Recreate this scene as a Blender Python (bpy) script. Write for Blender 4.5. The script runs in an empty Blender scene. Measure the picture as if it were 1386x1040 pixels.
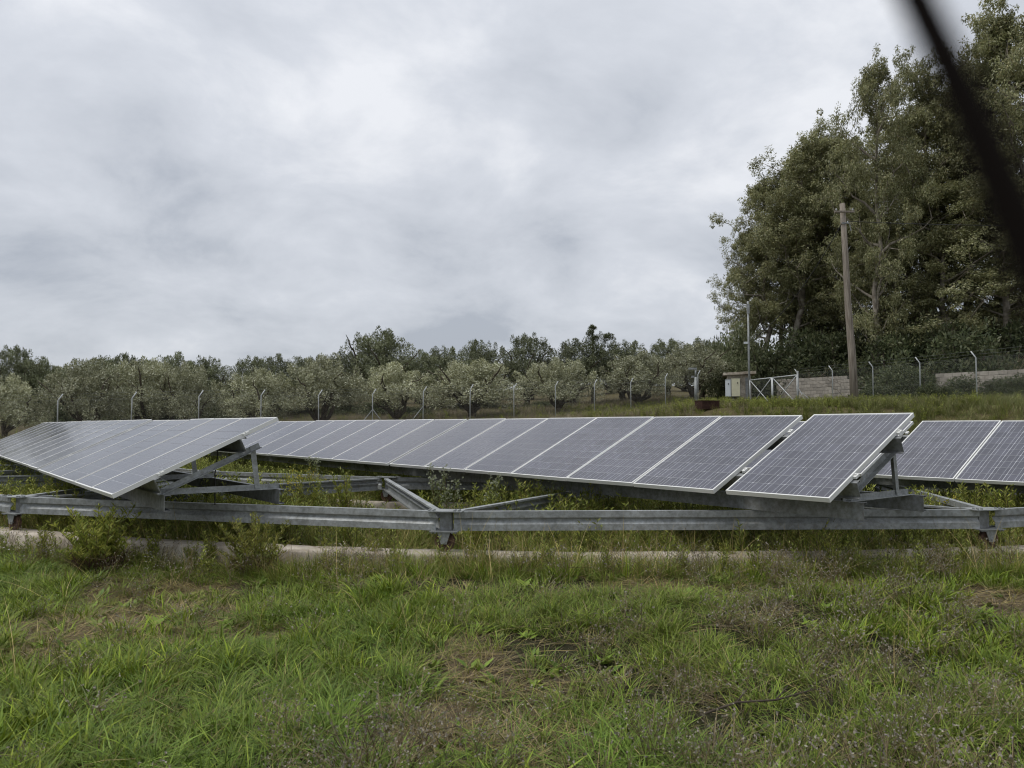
import bpy, bmesh, math, random
import numpy as np
from mathutils import Vector, Matrix, Euler

R = math.radians
sc = bpy.context.scene
C = sc.collection

# ------------------------------------------------------------------ camera
CAM_Z = 1.36
PITCH = math.atan(56 / 1040.0)
cam_d = bpy.data.cameras.new('camera')
cam_d.sensor_width = 36.0
cam_d.lens = 36.0 * 1040 / 1386
cam_d.clip_start = 0.01
cam_d.clip_end = 3000
cam_d.dof.use_dof = True
cam_d.dof.focus_distance = 6.5
cam_d.dof.aperture_fstop = cam_d.lens / 3.6          # a phone's small lens opening
cam = bpy.data.objects.new('camera', cam_d)
C.objects.link(cam)
cam.location = (0, 0, CAM_Z)
cam.rotation_euler = (R(90) + PITCH, 0, 0)
sc.camera = cam

# ------------------------------------------------------------------ sky, sun, exposure
SUN_EL, SUN_AZ = 62.0, 255.0          # azimuth clockwise from +Y: light from the left, a little behind
world = bpy.data.worlds.new('World')
sc.world = world
world.use_nodes = True
nt = world.node_tree
nt.nodes.clear()
W = nt.nodes.new
out = W('ShaderNodeOutputWorld'); bg = W('ShaderNodeBackground')
sky = W('ShaderNodeTexSky'); sky.sky_type = 'NISHITA'; sky.sun_disc = False
sky.sun_elevation = R(SUN_EL); sky.sun_rotation = R(SUN_AZ)
tc = W('ShaderNodeTexCoord'); sep = W('ShaderNodeSeparateXYZ')
nt.links.new(tc.outputs['Generated'], sep.inputs[0])
def wm(op, a, b=None, clamp=False):
    n = W('ShaderNodeMath'); n.operation = op; n.use_clamp = clamp
    for i, v in enumerate((a, b)):
        if v is None: continue
        if isinstance(v, (int, float)): n.inputs[i].default_value = v
        else: nt.links.new(v, n.inputs[i])
    return n.outputs[0]
zz = wm('ADD', wm('MAXIMUM', sep.outputs[2], 0.0), 0.42)
comb = W('ShaderNodeCombineXYZ')
nt.links.new(wm('DIVIDE', sep.outputs[0], zz), comb.inputs[0])
nt.links.new(wm('DIVIDE', sep.outputs[1], zz), comb.inputs[1])
comb.inputs[2].default_value = 3.7
def wnoise(scale, detail, rough, dist, offs):
    mp = W('ShaderNodeMapping'); mp.inputs['Location'].default_value = offs
    mp.inputs['Rotation'].default_value = (0, 0, R(-25)); mp.inputs['Scale'].default_value = (1.0, 1.1, 1)
    nt.links.new(comb.outputs[0], mp.inputs[0])
    n = W('ShaderNodeTexNoise'); n.inputs['Scale'].default_value = scale
    n.inputs['Detail'].default_value = detail; n.inputs['Roughness'].default_value = rough
    n.inputs['Distortion'].default_value = dist
    nt.links.new(mp.outputs[0], n.inputs['Vector'])
    return n.outputs['Fac']
big = wnoise(1.0, 5, 0.5, 0.15, (7.9, 3.1, 1))
mid = wnoise(3.0, 8, 0.58, 0.25, (1.2, 8.3, 4))
mix = wm('ADD', wm('MULTIPLY', big, 0.52), wm('MULTIPLY', mid, 0.48))
ramp = W('ShaderNodeValToRGB')
cr = ramp.color_ramp
cr.elements[0].position = 0.41; cr.elements[0].color = (0.41, 0.440, 0.495, 1)
cr.elements[1].position = 0.625; cr.elements[1].color = (0.76, 0.775, 0.81, 1)
e = cr.elements.new(0.47); e.color = (0.515, 0.542, 0.592, 1)
e = cr.elements.new(0.55); e.color = (0.61, 0.635, 0.685, 1)
nt.links.new(mix, ramp.inputs[0])
skyg = W('ShaderNodeMix'); skyg.data_type = 'RGBA'; skyg.blend_type = 'MULTIPLY'
skyg.inputs[0].default_value = 1.0
nt.links.new(sky.outputs[0], skyg.inputs[6]); skyg.inputs[7].default_value = (0.10, 0.10, 0.10, 1)
mx = W('ShaderNodeMix'); mx.data_type = 'RGBA'
mx.inputs[0].default_value = 0.93
nt.links.new(skyg.outputs[2], mx.inputs[6]); nt.links.new(ramp.outputs[0], mx.inputs[7])
nt.links.new(mx.outputs[2], bg.inputs['Color'])
nt.links.new(wm('ADD', wm('MULTIPLY', wm('MAXIMUM', sep.outputs[2], 0.0), 0.26), 0.87), bg.inputs['Strength'])   # overcast: paler overhead than at the horizon
nt.links.new(bg.outputs[0], out.inputs[0])

sun_d = bpy.data.lights.new('sun', 'SUN')
sun_d.energy = 1.5; sun_d.angle = R(25); sun_d.color = (1.0, 0.96, 0.9)
sun = bpy.data.objects.new('sun', sun_d); C.objects.link(sun)
sd = Vector((math.sin(R(SUN_AZ)) * math.cos(R(SUN_EL)), math.cos(R(SUN_AZ)) * math.cos(R(SUN_EL)), math.sin(R(SUN_EL))))
sun.rotation_euler = sd.to_track_quat('Z', 'Y').to_euler()

sc.view_settings.view_transform = 'Standard'
sc.view_settings.look = 'None'
sc.view_settings.gamma = 1.0
sc.view_settings.exposure = 0.27
sc.view_settings.use_curve_mapping = False
sc.render.engine = 'CYCLES'
sc.cycles.use_denoising = True
sc.cycles.filter_width = 1.1
sc.cycles.max_bounces = 8
sc.cycles.transparent_max_bounces = 16

# ------------------------------------------------------------------ materials
MATS = {}
def principled(name, col, rough=0.6, metal=0.0, spec=0.5, noise=None, bump=None, ior=1.5):
    """noise = (scale, colour2, contrast lo, hi[, detail]); bump = (scale, strength)"""
    m = bpy.data.materials.new(name); m.use_nodes = True
    t = m.node_tree; b = t.nodes['Principled BSDF']
    b.inputs['Base Color'].default_value = (*col, 1); b.inputs['Roughness'].default_value = rough
    b.inputs['Metallic'].default_value = metal; b.inputs['Specular IOR Level'].default_value = spec
    b.inputs['IOR'].default_value = ior
    co = t.nodes.new('ShaderNodeTexCoord')
    if noise:
        n = t.nodes.new('ShaderNodeTexNoise'); n.inputs['Scale'].default_value = noise[0]
        n.inputs['Detail'].default_value = noise[4] if len(noise) > 4 else 6
        n.inputs['Roughness'].default_value = 0.62
        t.links.new(co.outputs['Object'], n.inputs['Vector'])
        r = t.nodes.new('ShaderNodeValToRGB')
        r.color_ramp.elements[0].position = noise[2]; r.color_ramp.elements[0].color = (*col, 1)
        r.color_ramp.elements[1].position = noise[3]; r.color_ramp.elements[1].color = (*noise[1], 1)
        t.links.new(n.outputs['Fac'], r.inputs[0]); t.links.new(r.outputs[0], b.inputs['Base Color'])
    if bump:
        n2 = t.nodes.new('ShaderNodeTexNoise'); n2.inputs['Scale'].default_value = bump[0]
        n2.inputs['Detail'].default_value = 5
        t.links.new(co.outputs['Object'], n2.inputs['Vector'])
        bp = t.nodes.new('ShaderNodeBump'); bp.inputs['Strength'].default_value = bump[1]
        bp.inputs['Distance'].default_value = 0.02
        t.links.new(n2.outputs['Fac'], bp.inputs['Height']); t.links.new(bp.outputs[0], b.inputs['Normal'])
    MATS[name] = m
    return m

def leafy(name, rough=0.55, trans=0.35, rnd=0.35, spec=0.3, sat=1.0):
    """foliage: colour from the mesh's own leaf colours, varied a little from plant to plant"""
    m = bpy.data.materials.new(name); m.use_nodes = True
    t = m.node_tree; b = t.nodes['Principled BSDF']; o = t.nodes['Material Output']
    a = t.nodes.new('ShaderNodeVertexColor'); a.layer_name = 'col'
    oi = t.nodes.new('ShaderNodeObjectInfo')
    mr = t.nodes.new('ShaderNodeMapRange'); mr.inputs[3].default_value = 1 - rnd; mr.inputs[4].default_value = 1 + rnd
    t.links.new(oi.outputs['Random'], mr.inputs[0])
    hsv = t.nodes.new('ShaderNodeHueSaturation'); hsv.inputs['Saturation'].default_value = sat
    t.links.new(a.outputs[0], hsv.inputs['Color']); t.links.new(mr.outputs[0], hsv.inputs['Value'])
    t.links.new(hsv.outputs[0], b.inputs['Base Color'])
    b.inputs['Roughness'].default_value = rough; b.inputs['Specular IOR Level'].default_value = spec
    tr = t.nodes.new('ShaderNodeBsdfTranslucent'); t.links.new(hsv.outputs[0], tr.inputs[0])
    ms = t.nodes.new('ShaderNodeMixShader'); ms.inputs[0].default_value = trans
    t.links.new(b.outputs[0], ms.inputs[1]); t.links.new(tr.outputs[0], ms.inputs[2])
    t.links.new(ms.outputs[0], o.inputs[0])
    MATS[name] = m
    return m

principled('galv', (0.235, 0.25, 0.252), 0.58, 0.35, 0.45, (3.5, (0.40, 0.42, 0.425), 0.33, 0.7, 10))
principled('galv_bright', (0.42, 0.44, 0.44), 0.5, 0.25, 0.5, (5, (0.55, 0.57, 0.57), 0.35, 0.7))
principled('galv_dull_shaded', (0.20, 0.21, 0.215), 0.6, 0.35, 0.4, (6, (0.31, 0.325, 0.33), 0.3, 0.7))  # duller steel; on the row beams its darkness stands in for panel shade
principled('alu', (0.72, 0.72, 0.69), 0.45, 0.15, 0.5, (3, (0.79, 0.79, 0.77), 0.4, 0.7))
principled('backsheet', (0.62, 0.64, 0.68), 0.10, 0, 0.5)
principled('rust', (0.055, 0.034, 0.026), 0.85, 0.1, 0.3, (30, (0.13, 0.078, 0.052), 0.4, 0.65), (60, 0.3))
principled('rust_dark', (0.035, 0.018, 0.014), 0.85, 0.1, 0.2, (6, (0.065, 0.034, 0.026), 0.4, 0.65))
principled('concrete', (0.30, 0.265, 0.225), 0.9, 0, 0.2, (5, (0.50, 0.45, 0.385), 0.35, 0.62, 9), (40, 0.35))
principled('block', (0.30, 0.275, 0.235), 0.92, 0, 0.2, (4, (0.43, 0.395, 0.34), 0.35, 0.65, 8), (30, 0.3))
principled('mortar', (0.20, 0.185, 0.16), 0.95, 0, 0.1, (6, (0.28, 0.255, 0.22), 0.4, 0.6))
principled('wood_pole', (0.19, 0.15, 0.115), 0.85, 0, 0.2, None, (18, 0.4))
principled('cab_white', (0.62, 0.66, 0.68), 0.5, 0, 0.4, (4, (0.56, 0.6, 0.62), 0.4, 0.7))
principled('cab_cream', (0.58, 0.56, 0.40), 0.5, 0, 0.4, (4, (0.52, 0.5, 0.36), 0.4, 0.7))
principled('cab_grey', (0.42, 0.43, 0.43), 0.5, 0, 0.4, (4, (0.36, 0.37, 0.37), 0.4, 0.7))
principled('black', (0.012, 0.012, 0.013), 0.5)
principled('wire_dark', (0.008, 0.006, 0.005), 0.9, 0, 0.08)
principled('cable', (0.02, 0.02, 0.02), 0.6)
principled('bark_olive', (0.075, 0.062, 0.048), 0.95, 0, 0.1, (6, (0.13, 0.11, 0.085), 0.4, 0.65), (14, 0.6))
principled('bark_euc', (0.17, 0.145, 0.115), 0.85, 0, 0.2, (2.5, (0.33, 0.30, 0.25), 0.42, 0.6), (9, 0.3))
leafy('grass', 0.5, 0.16, 0.3, 0.22)
leafy('weed', 0.55, 0.35, 0.16)
leafy('olive', 0.5, 0.12, 0.22)
leafy('euc', 0.45, 0.38, 0.22)
def weather(name, scale, lo, hi, streak=(1, 1, 1)):
    '''fine mottling multiplied over a material's own colour'''
    t = MATS[name].node_tree; b = t.nodes['Principled BSDF']; src = b.inputs['Base Color'].links[0].from_socket
    co = t.nodes.new('ShaderNodeTexCoord'); mp = t.nodes.new('ShaderNodeMapping'); mp.inputs['Scale'].default_value = streak
    n = t.nodes.new('ShaderNodeTexNoise'); n.inputs['Scale'].default_value = scale; n.inputs['Detail'].default_value = 8; n.inputs['Roughness'].default_value = 0.7
    r = t.nodes.new('ShaderNodeValToRGB'); r.color_ramp.elements[0].position = 0.38; r.color_ramp.elements[1].position = 0.62
    r.color_ramp.elements[0].color = (*lo, 1); r.color_ramp.elements[1].color = (*hi, 1)
    x = t.nodes.new('ShaderNodeMix'); x.data_type = 'RGBA'; x.blend_type = 'MULTIPLY'; x.inputs[0].default_value = 1
    t.links.new(co.outputs['Object'], mp.inputs[0]); t.links.new(mp.outputs[0], n.inputs['Vector']); t.links.new(n.outputs[0], r.inputs[0])
    t.links.new(src, x.inputs[6]); t.links.new(r.outputs[0], x.inputs[7]); t.links.new(x.outputs[2], b.inputs['Base Color'])
weather('galv', 22, (0.72, 0.70, 0.66), (1.12, 1.12, 1.12))
weather('galv_dull_shaded', 20, (0.70, 0.67, 0.62), (1.12, 1.12, 1.12))
weather('concrete', 1.7, (0.70, 0.67, 0.61), (1.15, 1.15, 1.13))
def block_variation():
    t = MATS['block'].node_tree; b = t.nodes['Principled BSDF']; src = b.inputs['Base Color'].links[0].from_socket
    oi = t.nodes.new('ShaderNodeObjectInfo'); mr = t.nodes.new('ShaderNodeMapRange'); mr.inputs[3].default_value = 0.68; mr.inputs[4].default_value = 1.05
    hs = t.nodes.new('ShaderNodeHueSaturation'); t.links.new(oi.outputs['Random'], mr.inputs[0]); t.links.new(mr.outputs[0], hs.inputs['Value'])
    t.links.new(src, hs.inputs['Color']); t.links.new(hs.outputs[0], b.inputs['Base Color'])
    for n in t.nodes:
        if n.type == 'TEX_NOISE':
            va = t.nodes.new('ShaderNodeVectorMath'); va.operation = 'ADD'; l = n.inputs['Vector'].links[0]; f = l.from_socket
            t.links.new(f, va.inputs[0]); t.links.new(oi.outputs['Location'], va.inputs[1]); t.links.new(va.outputs[0], n.inputs['Vector'])
block_variation()
# wood streaks along the pole
def pole_mat():
    m = MATS['wood_pole']; t = m.node_tree; b = t.nodes['Principled BSDF']
    co = t.nodes.new('ShaderNodeTexCoord'); mp = t.nodes.new('ShaderNodeMapping'); mp.inputs['Scale'].default_value = (14, 14, 0.7)
    n = t.nodes.new('ShaderNodeTexNoise'); n.inputs['Scale'].default_value = 2.0; n.inputs['Detail'].default_value = 7
    r = t.nodes.new('ShaderNodeValToRGB')
    r.color_ramp.elements[0].position = 0.35; r.color_ramp.elements[0].color = (0.15, 0.125, 0.10, 1)
    r.color_ramp.elements[1].position = 0.65; r.color_ramp.elements[1].color = (0.31, 0.275, 0.23, 1)
    t.links.new(co.outputs['Object'], mp.inputs[0]); t.links.new(mp.outputs[0], n.inputs[0]); t.links.new(n.outputs[0], r.inputs[0])
    t.links.new(r.outputs[0], b.inputs['Base Color'])
pole_mat()
# solar cells: blue-grey silicon under glass, two pale busbars along each cell, fine dust
def cell_mat():
    m = bpy.data.materials.new('solar_cell'); m.use_nodes = True
    t = m.node_tree; b = t.nodes['Principled BSDF']
    uv = t.nodes.new('ShaderNodeUVMap'); s = t.nodes.new('ShaderNodeSeparateXYZ'); t.links.new(uv.outputs[0], s.inputs[0])
    def mth(op, a, bb):
        n = t.nodes.new('ShaderNodeMath'); n.operation = op
        for i, v in enumerate((a, bb)):
            if isinstance(v, (int, float)): n.inputs[i].default_value = v
            else: t.links.new(v, n.inputs[i])
        return n.outputs[0]
    d = mth('ABSOLUTE', mth('SUBTRACT', mth('ABSOLUTE', mth('SUBTRACT', s.outputs[0], 0.5), 0), 0.25), 0)
    bus = mth('LESS_THAN', d, 0.010)
    co = t.nodes.new('ShaderNodeTexCoord')
    vo = t.nodes.new('ShaderNodeTexVoronoi'); vo.inputs['Scale'].default_value = 45
    t.links.new(co.outputs['Object'], vo.inputs['Vector'])
    n = t.nodes.new('ShaderNodeTexNoise'); n.inputs['Scale'].default_value = 1.4; n.inputs['Detail'].default_value = 6
    t.links.new(co.outputs['Object'], n.inputs['Vector'])
    oi = t.nodes.new('ShaderNodeObjectInfo')
    r = t.nodes.new('ShaderNodeMix'); r.data_type = 'RGBA'
    t.links.new(vo.outputs['Color'], r.inputs[0])
    r.inputs[6].default_value = (0.032, 0.034, 0.052, 1); r.inputs[7].default_value = (0.050, 0.052, 0.076, 1)
    dm = t.nodes.new('ShaderNodeMapRange'); dm.inputs[1].default_value = 0.3; dm.inputs[2].default_value = 0.75
    dm.inputs[3].default_value = 0.03; dm.inputs[4].default_value = 0.26
    t.links.new(n.outputs[0], dm.inputs[0])
    du = t.nodes.new('ShaderNodeMix'); du.data_type = 'RGBA'
    t.links.new(dm.outputs[0], du.inputs[0]); t.links.new(r.outputs[2], du.inputs[6]); du.inputs[7].default_value = (0.27, 0.26, 0.26, 1)
    mb = t.nodes.new('ShaderNodeMix'); mb.data_type = 'RGBA'
    t.links.new(bus, mb.inputs[0]); t.links.new(du.outputs[2], mb.inputs[6]); mb.inputs[7].default_value = (0.42, 0.44, 0.48, 1)
    hs = t.nodes.new('ShaderNodeHueSaturation'); ov = t.nodes.new('ShaderNodeMapRange'); ov.inputs[3].default_value = 0.82; ov.inputs[4].default_value = 1.2
    t.links.new(oi.outputs['Random'], ov.inputs[0]); t.links.new(ov.outputs[0], hs.inputs['Value']); t.links.new(mb.outputs[2], hs.inputs['Color'])
    t.links.new(hs.outputs[0], b.inputs['Base Color'])
    rn = t.nodes.new('ShaderNodeMapRange'); rn.inputs[1].default_value = 0.3; rn.inputs[2].default_value = 0.75; rn.inputs[3].default_value = 0.09; rn.inputs[4].default_value = 0.24
    t.links.new(n.outputs[0], rn.inputs[0]); t.links.new(rn.outputs[0], b.inputs['Roughness'])
    b.inputs['Roughness'].default_value = 0.13; b.inputs['IOR'].default_value = 1.5
    MATS['cell'] = m
cell_mat()
# ground
def ground_mat():   # soil colours come with the mesh: dark under turf, tan where it is bare
    m = bpy.data.materials.new('meadow_soil'); m.use_nodes = True
    t = m.node_tree; b = t.nodes['Principled BSDF']; b.inputs['Roughness'].default_value = 0.95
    b.inputs['Specular IOR Level'].default_value = 0.1
    co = t.nodes.new('ShaderNodeTexCoord')
    def nz(s, dt):
        n = t.nodes.new('ShaderNodeTexNoise'); n.inputs['Scale'].default_value = s; n.inputs['Detail'].default_value = dt
        n.inputs['Roughness'].default_value = 0.65
        t.links.new(co.outputs['Object'], n.inputs['Vector']); return n.outputs[0]
    r = t.nodes.new('ShaderNodeVertexColor'); r.layer_name = 'col'
    r2 = t.nodes.new('ShaderNodeValToRGB'); r2.color_ramp.elements[0].position = 0.35; r2.color_ramp.elements[1].position = 0.7
    r2.color_ramp.elements[0].color = (0.45, 0.45, 0.45, 1); r2.color_ramp.elements[1].color = (1.4, 1.35, 1.3, 1)
    t.links.new(nz(40, 6), r2.inputs[0])
    mm = t.nodes.new('ShaderNodeMix'); mm.data_type = 'RGBA'; mm.blend_type = 'MULTIPLY'; mm.inputs[0].default_value = 1
    t.links.new(r.outputs[0], mm.inputs[6]); t.links.new(r2.outputs[0], mm.inputs[7])
    t.links.new(mm.outputs[2], b.inputs['Base Color'])
    bp = t.nodes.new('ShaderNodeBump'); bp.inputs['Strength'].default_value = 0.8; bp.inputs['Distance'].default_value = 0.03
    t.links.new(nz(55, 4), bp.inputs['Height']); t.links.new(bp.outputs[0], b.inputs['Normal'])
    MATS['ground'] = m
ground_mat()

# ------------------------------------------------------------------ helpers
class MB:
    """collects faces; build() links them as one mesh object"""
    def __init__(s): s.v = []; s.f = []
    def add(s, vs, fs):
        k = len(s.v); s.v += [tuple(q) for q in vs]; s.f += [tuple(i + k for i in f) for f in fs]
    def box(s, lo, hi, M=None):
        x0, y0, z0 = lo; x1, y1, z1 = hi
        vs = [Vector(q) for q in ((x0,y0,z0),(x1,y0,z0),(x1,y1,z0),(x0,y1,z0),(x0,y0,z1),(x1,y0,z1),(x1,y1,z1),(x0,y1,z1))]
        if M is not None: vs = [M @ q for q in vs]
        s.add(vs, [(0,3,2,1),(4,5,6,7),(0,1,5,4),(1,2,6,5),(2,3,7,6),(3,0,4,7)])
    def prism(s, prof, p0, p1, side, up):
        """closed 2-D outline (a along side, b along up) swept from p0 to p1"""
        n = len(prof); p0 = Vector(p0); p1 = Vector(p1); side = Vector(side); up = Vector(up)
        vs = [p0 + side*a + up*b for a, b in prof] + [p1 + side*a + up*b for a, b in prof]
        s.add(vs, [tuple(range(n-1, -1, -1)), tuple(range(n, 2*n))] + [(i, (i+1) % n, n + (i+1) % n, n + i) for i in range(n)])
    def tube(s, pts, rad, n=8, cap=True):
        pts = [Vector(p) for p in pts]
        if isinstance(rad, (int, float)): rad = [rad] * len(pts)
        k = len(s.v); a0 = None
        for i, p in enumerate(pts):
            t = (pts[min(i+1, len(pts)-1)] - pts[max(i-1, 0)]).normalized()
            if a0 is None: a0 = t.orthogonal().normalized()
            a0 = (a0 - t * a0.dot(t)).normalized(); b0 = t.cross(a0)
            for j in range(n):
                an = 2*math.pi*j/n; s.v.append(tuple(p + (a0*math.cos(an) + b0*math.sin(an))*rad[i]))
        for i in range(len(pts)-1):
            for j in range(n):
                s.f.append((k+i*n+j, k+i*n+(j+1) % n, k+(i+1)*n+(j+1) % n, k+(i+1)*n+j))
        if cap:
            s.f.append(tuple(k+j for j in range(n-1, -1, -1))); s.f.append(tuple(k+(len(pts)-1)*n+j for j in range(n)))
    def mesh(s, name, mat, smooth=False):
        me = bpy.data.meshes.new(name); me.from_pydata(s.v, [], s.f); me.update()
        if mat: me.materials.append(MATS[mat])
        if smooth: me.polygons.foreach_set('use_smooth', [True]*len(me.polygons))
        return me
    def build(s, name, mat, parent=None, smooth=False, loc=None):
        return link(name, s.mesh(name, mat, smooth), parent, loc)

def link(name, me, parent=None, loc=None):
    o = bpy.data.objects.new(name, me); C.objects.link(o)
    if parent: o.parent = parent
    if loc is not None: o.location = loc
    return o
def empty(name, loc=(0,0,0), rz=0):
    o = bpy.data.objects.new(name, None); C.objects.link(o); o.empty_display_size = 0.1
    o.location = loc; o.rotation_euler = (0,0,rz); return o
def tag(o, label=None, cat=None, group=None, kind=None):
    if label: o['label'] = label
    if cat: o['category'] = cat
    if group: o['group'] = group
    if kind: o['kind'] = kind
    return o
def copy_tree(o, parent=None):
    c = o.copy(); C.objects.link(c); c.parent = parent
    for ch in o.children: copy_tree(ch, c)
    return c
def thick(pts, t):
    """open polyline -> closed outline of thickness t"""
    P = [Vector((a, b)) for a, b in pts]; L = []; Q = []
    for i, p in enumerate(P):
        d0 = (P[i]-P[i-1]).normalized() if i else (P[1]-P[0]).normalized()
        d1 = (P[i+1]-P[i]).normalized() if i < len(P)-1 else d0
        n = Vector((-(d0.y+d1.y), d0.x+d1.x)).normalized(); c = max(0.4, n.dot(Vector((-d0.y, d0.x))))
        L.append(p); Q.append(p + n*(t/c))
    return [tuple(q) for q in L] + [tuple(q) for q in reversed(Q)]

# numpy value noise
def vn(x, y, s, seed=0):
    x = np.asarray(x, float)*s + seed*17.31; y = np.asarray(y, float)*s + seed*9.77
    xi = np.floor(x).astype(np.int64); yi = np.floor(y).astype(np.int64); fx = x-xi; fy = y-yi
    fx = fx*fx*(3-2*fx); fy = fy*fy*(3-2*fy)
    def h(a, b):
        n = (a*374761393 + b*668265263 + seed*974711) & 0x7fffffff
        n = ((n ^ (n >> 13)) * 1274126177) & 0x7fffffff
        return ((n ^ (n >> 16)) & 0xffff) / 65535.0
    return (h(xi,yi)*(1-fx)+h(xi+1,yi)*fx)*(1-fy) + (h(xi,yi+1)*(1-fx)+h(xi+1,yi+1)*fx)*fy
def fbm(x, y, s, seed=0, o=3):
    v = 0; a = 0.5; t = 0
    for i in range(o): v = v + a*vn(x, y, s*2**i, seed+i); t += a; a *= 0.5
    return v/t
def ss(a, b, x):
    t = np.clip((np.asarray(x, float)-a)/(b-a), 0, 1); return t*t*(3-2*t)

# photo pixel -> direction from the camera (used only to read positions off the photograph)
def ray(px, py):
    u = (px-693)/1040.; v = -(py-520)/1040.
    return Vector((u, math.cos(PITCH) - v*math.sin(PITCH), math.sin(PITCH) + v*math.cos(PITCH)))
def at(px, py, Y):
    d = ray(px, py); return Vector((0, 0, CAM_Z)) + d*(Y/d.y)
def atx(px, Y): return (px-693)/1040.*Y

# ------------------------------------------------------------------ terrain
RC = (1.47, 23.3); RR = 16.3; RI = 12.0          # centre and radii of the carousel's two rings
def terrain(x, y):
    x = np.asarray(x, float); y = np.asarray(y, float)
    r = np.hypot(x-RC[0], y-RC[1])
    t = ss(17.2, 22.5, r)*ss(10, 27, y)
    H = np.clip(1.45 + 0.055*np.minimum(x, 11), 0.2, 3.2) + 0.012*ss(8, 14, x)*np.clip(y-33, -10, 30) + 0.12*(fbm(x, y, 0.12, 5)-0.5)
    H = H + 0.22*ss(7, 13, x) + 0.078*np.clip(y-47-0.35*x, 0, 70)
    inside = 0.05*ss(16.9, 16.0, r)
    bumps = (fbm(x, y, 0.9, 2)-0.5)*0.11*(1-ss(8.5, 12, y)) + (fbm(x, y, 0.25, 8)-0.5)*0.10*(1-ss(5, 9, y))
    berm = 0.10*ss(-3.2, 0.5, x)*ss(16.4, 16.6, r)*ss(19.2, 16.9, r)*(1-ss(12, 20, y))
    return H*t + inside*(1-t) + bumps*ss(16.5, 17.3, r) + berm
def tz(x, y): return float(terrain(x, y))

def axis(lo, hi, step, far, g=1.35):
    a = list(np.arange(lo, hi+1e-6, step)); s = step; l = [a[0]]; h = [a[-1]]
    while l[-1] > -far: s *= g; l.append(l[-1]-s)
    s = step
    while h[-1] < far: s *= g; h.append(h[-1]+s)
    return np.array(l[:0:-1] + a + h[1:])
gx = axis(-26, 28, 0.22, 900); gy = axis(-3, 58, 0.22, 900)
X, Y = np.meshgrid(gx, gy); Z = terrain(X, Y)
nx, ny = len(gx), len(gy)
idx = np.arange(nx*ny).reshape(ny, nx)
quads = np.stack([idx[:-1,:-1], idx[:-1,1:], idx[1:,1:], idx[1:,:-1]], -1).reshape(-1, 4)
def np_mesh(name, V, F, mat, smooth=False, col=None):
    """V (n,3), F (m,k) arrays"""
    me = bpy.data.meshes.new(name); V = np.asarray(V, np.float32); F = np.asarray(F, np.int32); k = F.shape[1]
    me.vertices.add(len(V)); me.vertices.foreach_set('co', V.ravel())
    me.loops.add(F.size); me.loops.foreach_set('vertex_index', F.ravel())
    me.polygons.add(len(F)); me.polygons.foreach_set('loop_start', np.arange(0, F.size, k, dtype=np.int32))
    if smooth: me.polygons.foreach_set('use_smooth', np.ones(len(F), bool))
    if col is not None:
        a = me.color_attributes.new('col', 'FLOAT_COLOR', 'POINT')
        c4 = np.ones((len(V), 4), np.float32); c4[:, :3] = col; a.data.foreach_set('color', c4.ravel())
    me.update(calc_edges=True)
    if mat: me.materials.append(MATS[mat])
    return me
drym = lambda x, y: fbm(x, y, 0.7, 33)
bare = lambda x, y: ss(0.55, 0.65, drym(x, y)+0.05*ss(0, 4, x)-0.05*ss(0, -2, x))
bm_ = bare(X.ravel(), Y.ravel())*(1-ss(11, 16, Y.ravel())); fm_ = ss(18, 30, Y.ravel())
gcol = np.array([[0.042, 0.042, 0.022]])*(1-bm_[:, None]) + np.array([[0.175, 0.135, 0.092]])*bm_[:, None]
gcol = gcol*(1-fm_[:, None]) + np.array([[0.12, 0.105, 0.055]])*fm_[:, None]
tag(link('ground', np_mesh('ground', np.stack([X.ravel(), Y.ravel(), Z.ravel()], 1), quads, 'ground', True, gcol)), kind='structure')

# concrete running tracks (outer and inner rings)
def ring_track(name, rad, w, z0, z1, n=240, seed=1):
    rng = random.Random(seed); V = []; F = []
    for i in range(n):
        a = 2*math.pi*i/n; ca, sa = math.cos(a), math.sin(a)
        j = lambda s: rng.uniform(-s, s)
        zt = z1 + j(0.006)
        prof = [(rad+w/2+j(0.008)+0.01, z0), (rad+w/2+j(0.01), zt-0.02), (rad+w/2-0.02+j(0.008), zt), (rad-w/2+0.02+j(0.008), zt), (rad-w/2+j(0.01), zt-0.02), (rad-w/2, z0)]
        V += [(RC[0]+r*ca, RC[1]+r*sa, z) for r, z in prof]
    for i in range(n):
        for k in range(5):
            F.append((i*6+k, ((i+1) % n)*6+k, ((i+1) % n)*6+k+1, i*6+k+1))
    return tag(link(name, np_mesh(name, V, F, 'concrete')), kind='structure')
TR = 0.20
ring_track('outer_track', RR, 0.32, -0.15, TR)
ring_track('inner_track', RI, 0.30, -0.10, TR, 180, 2)

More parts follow.
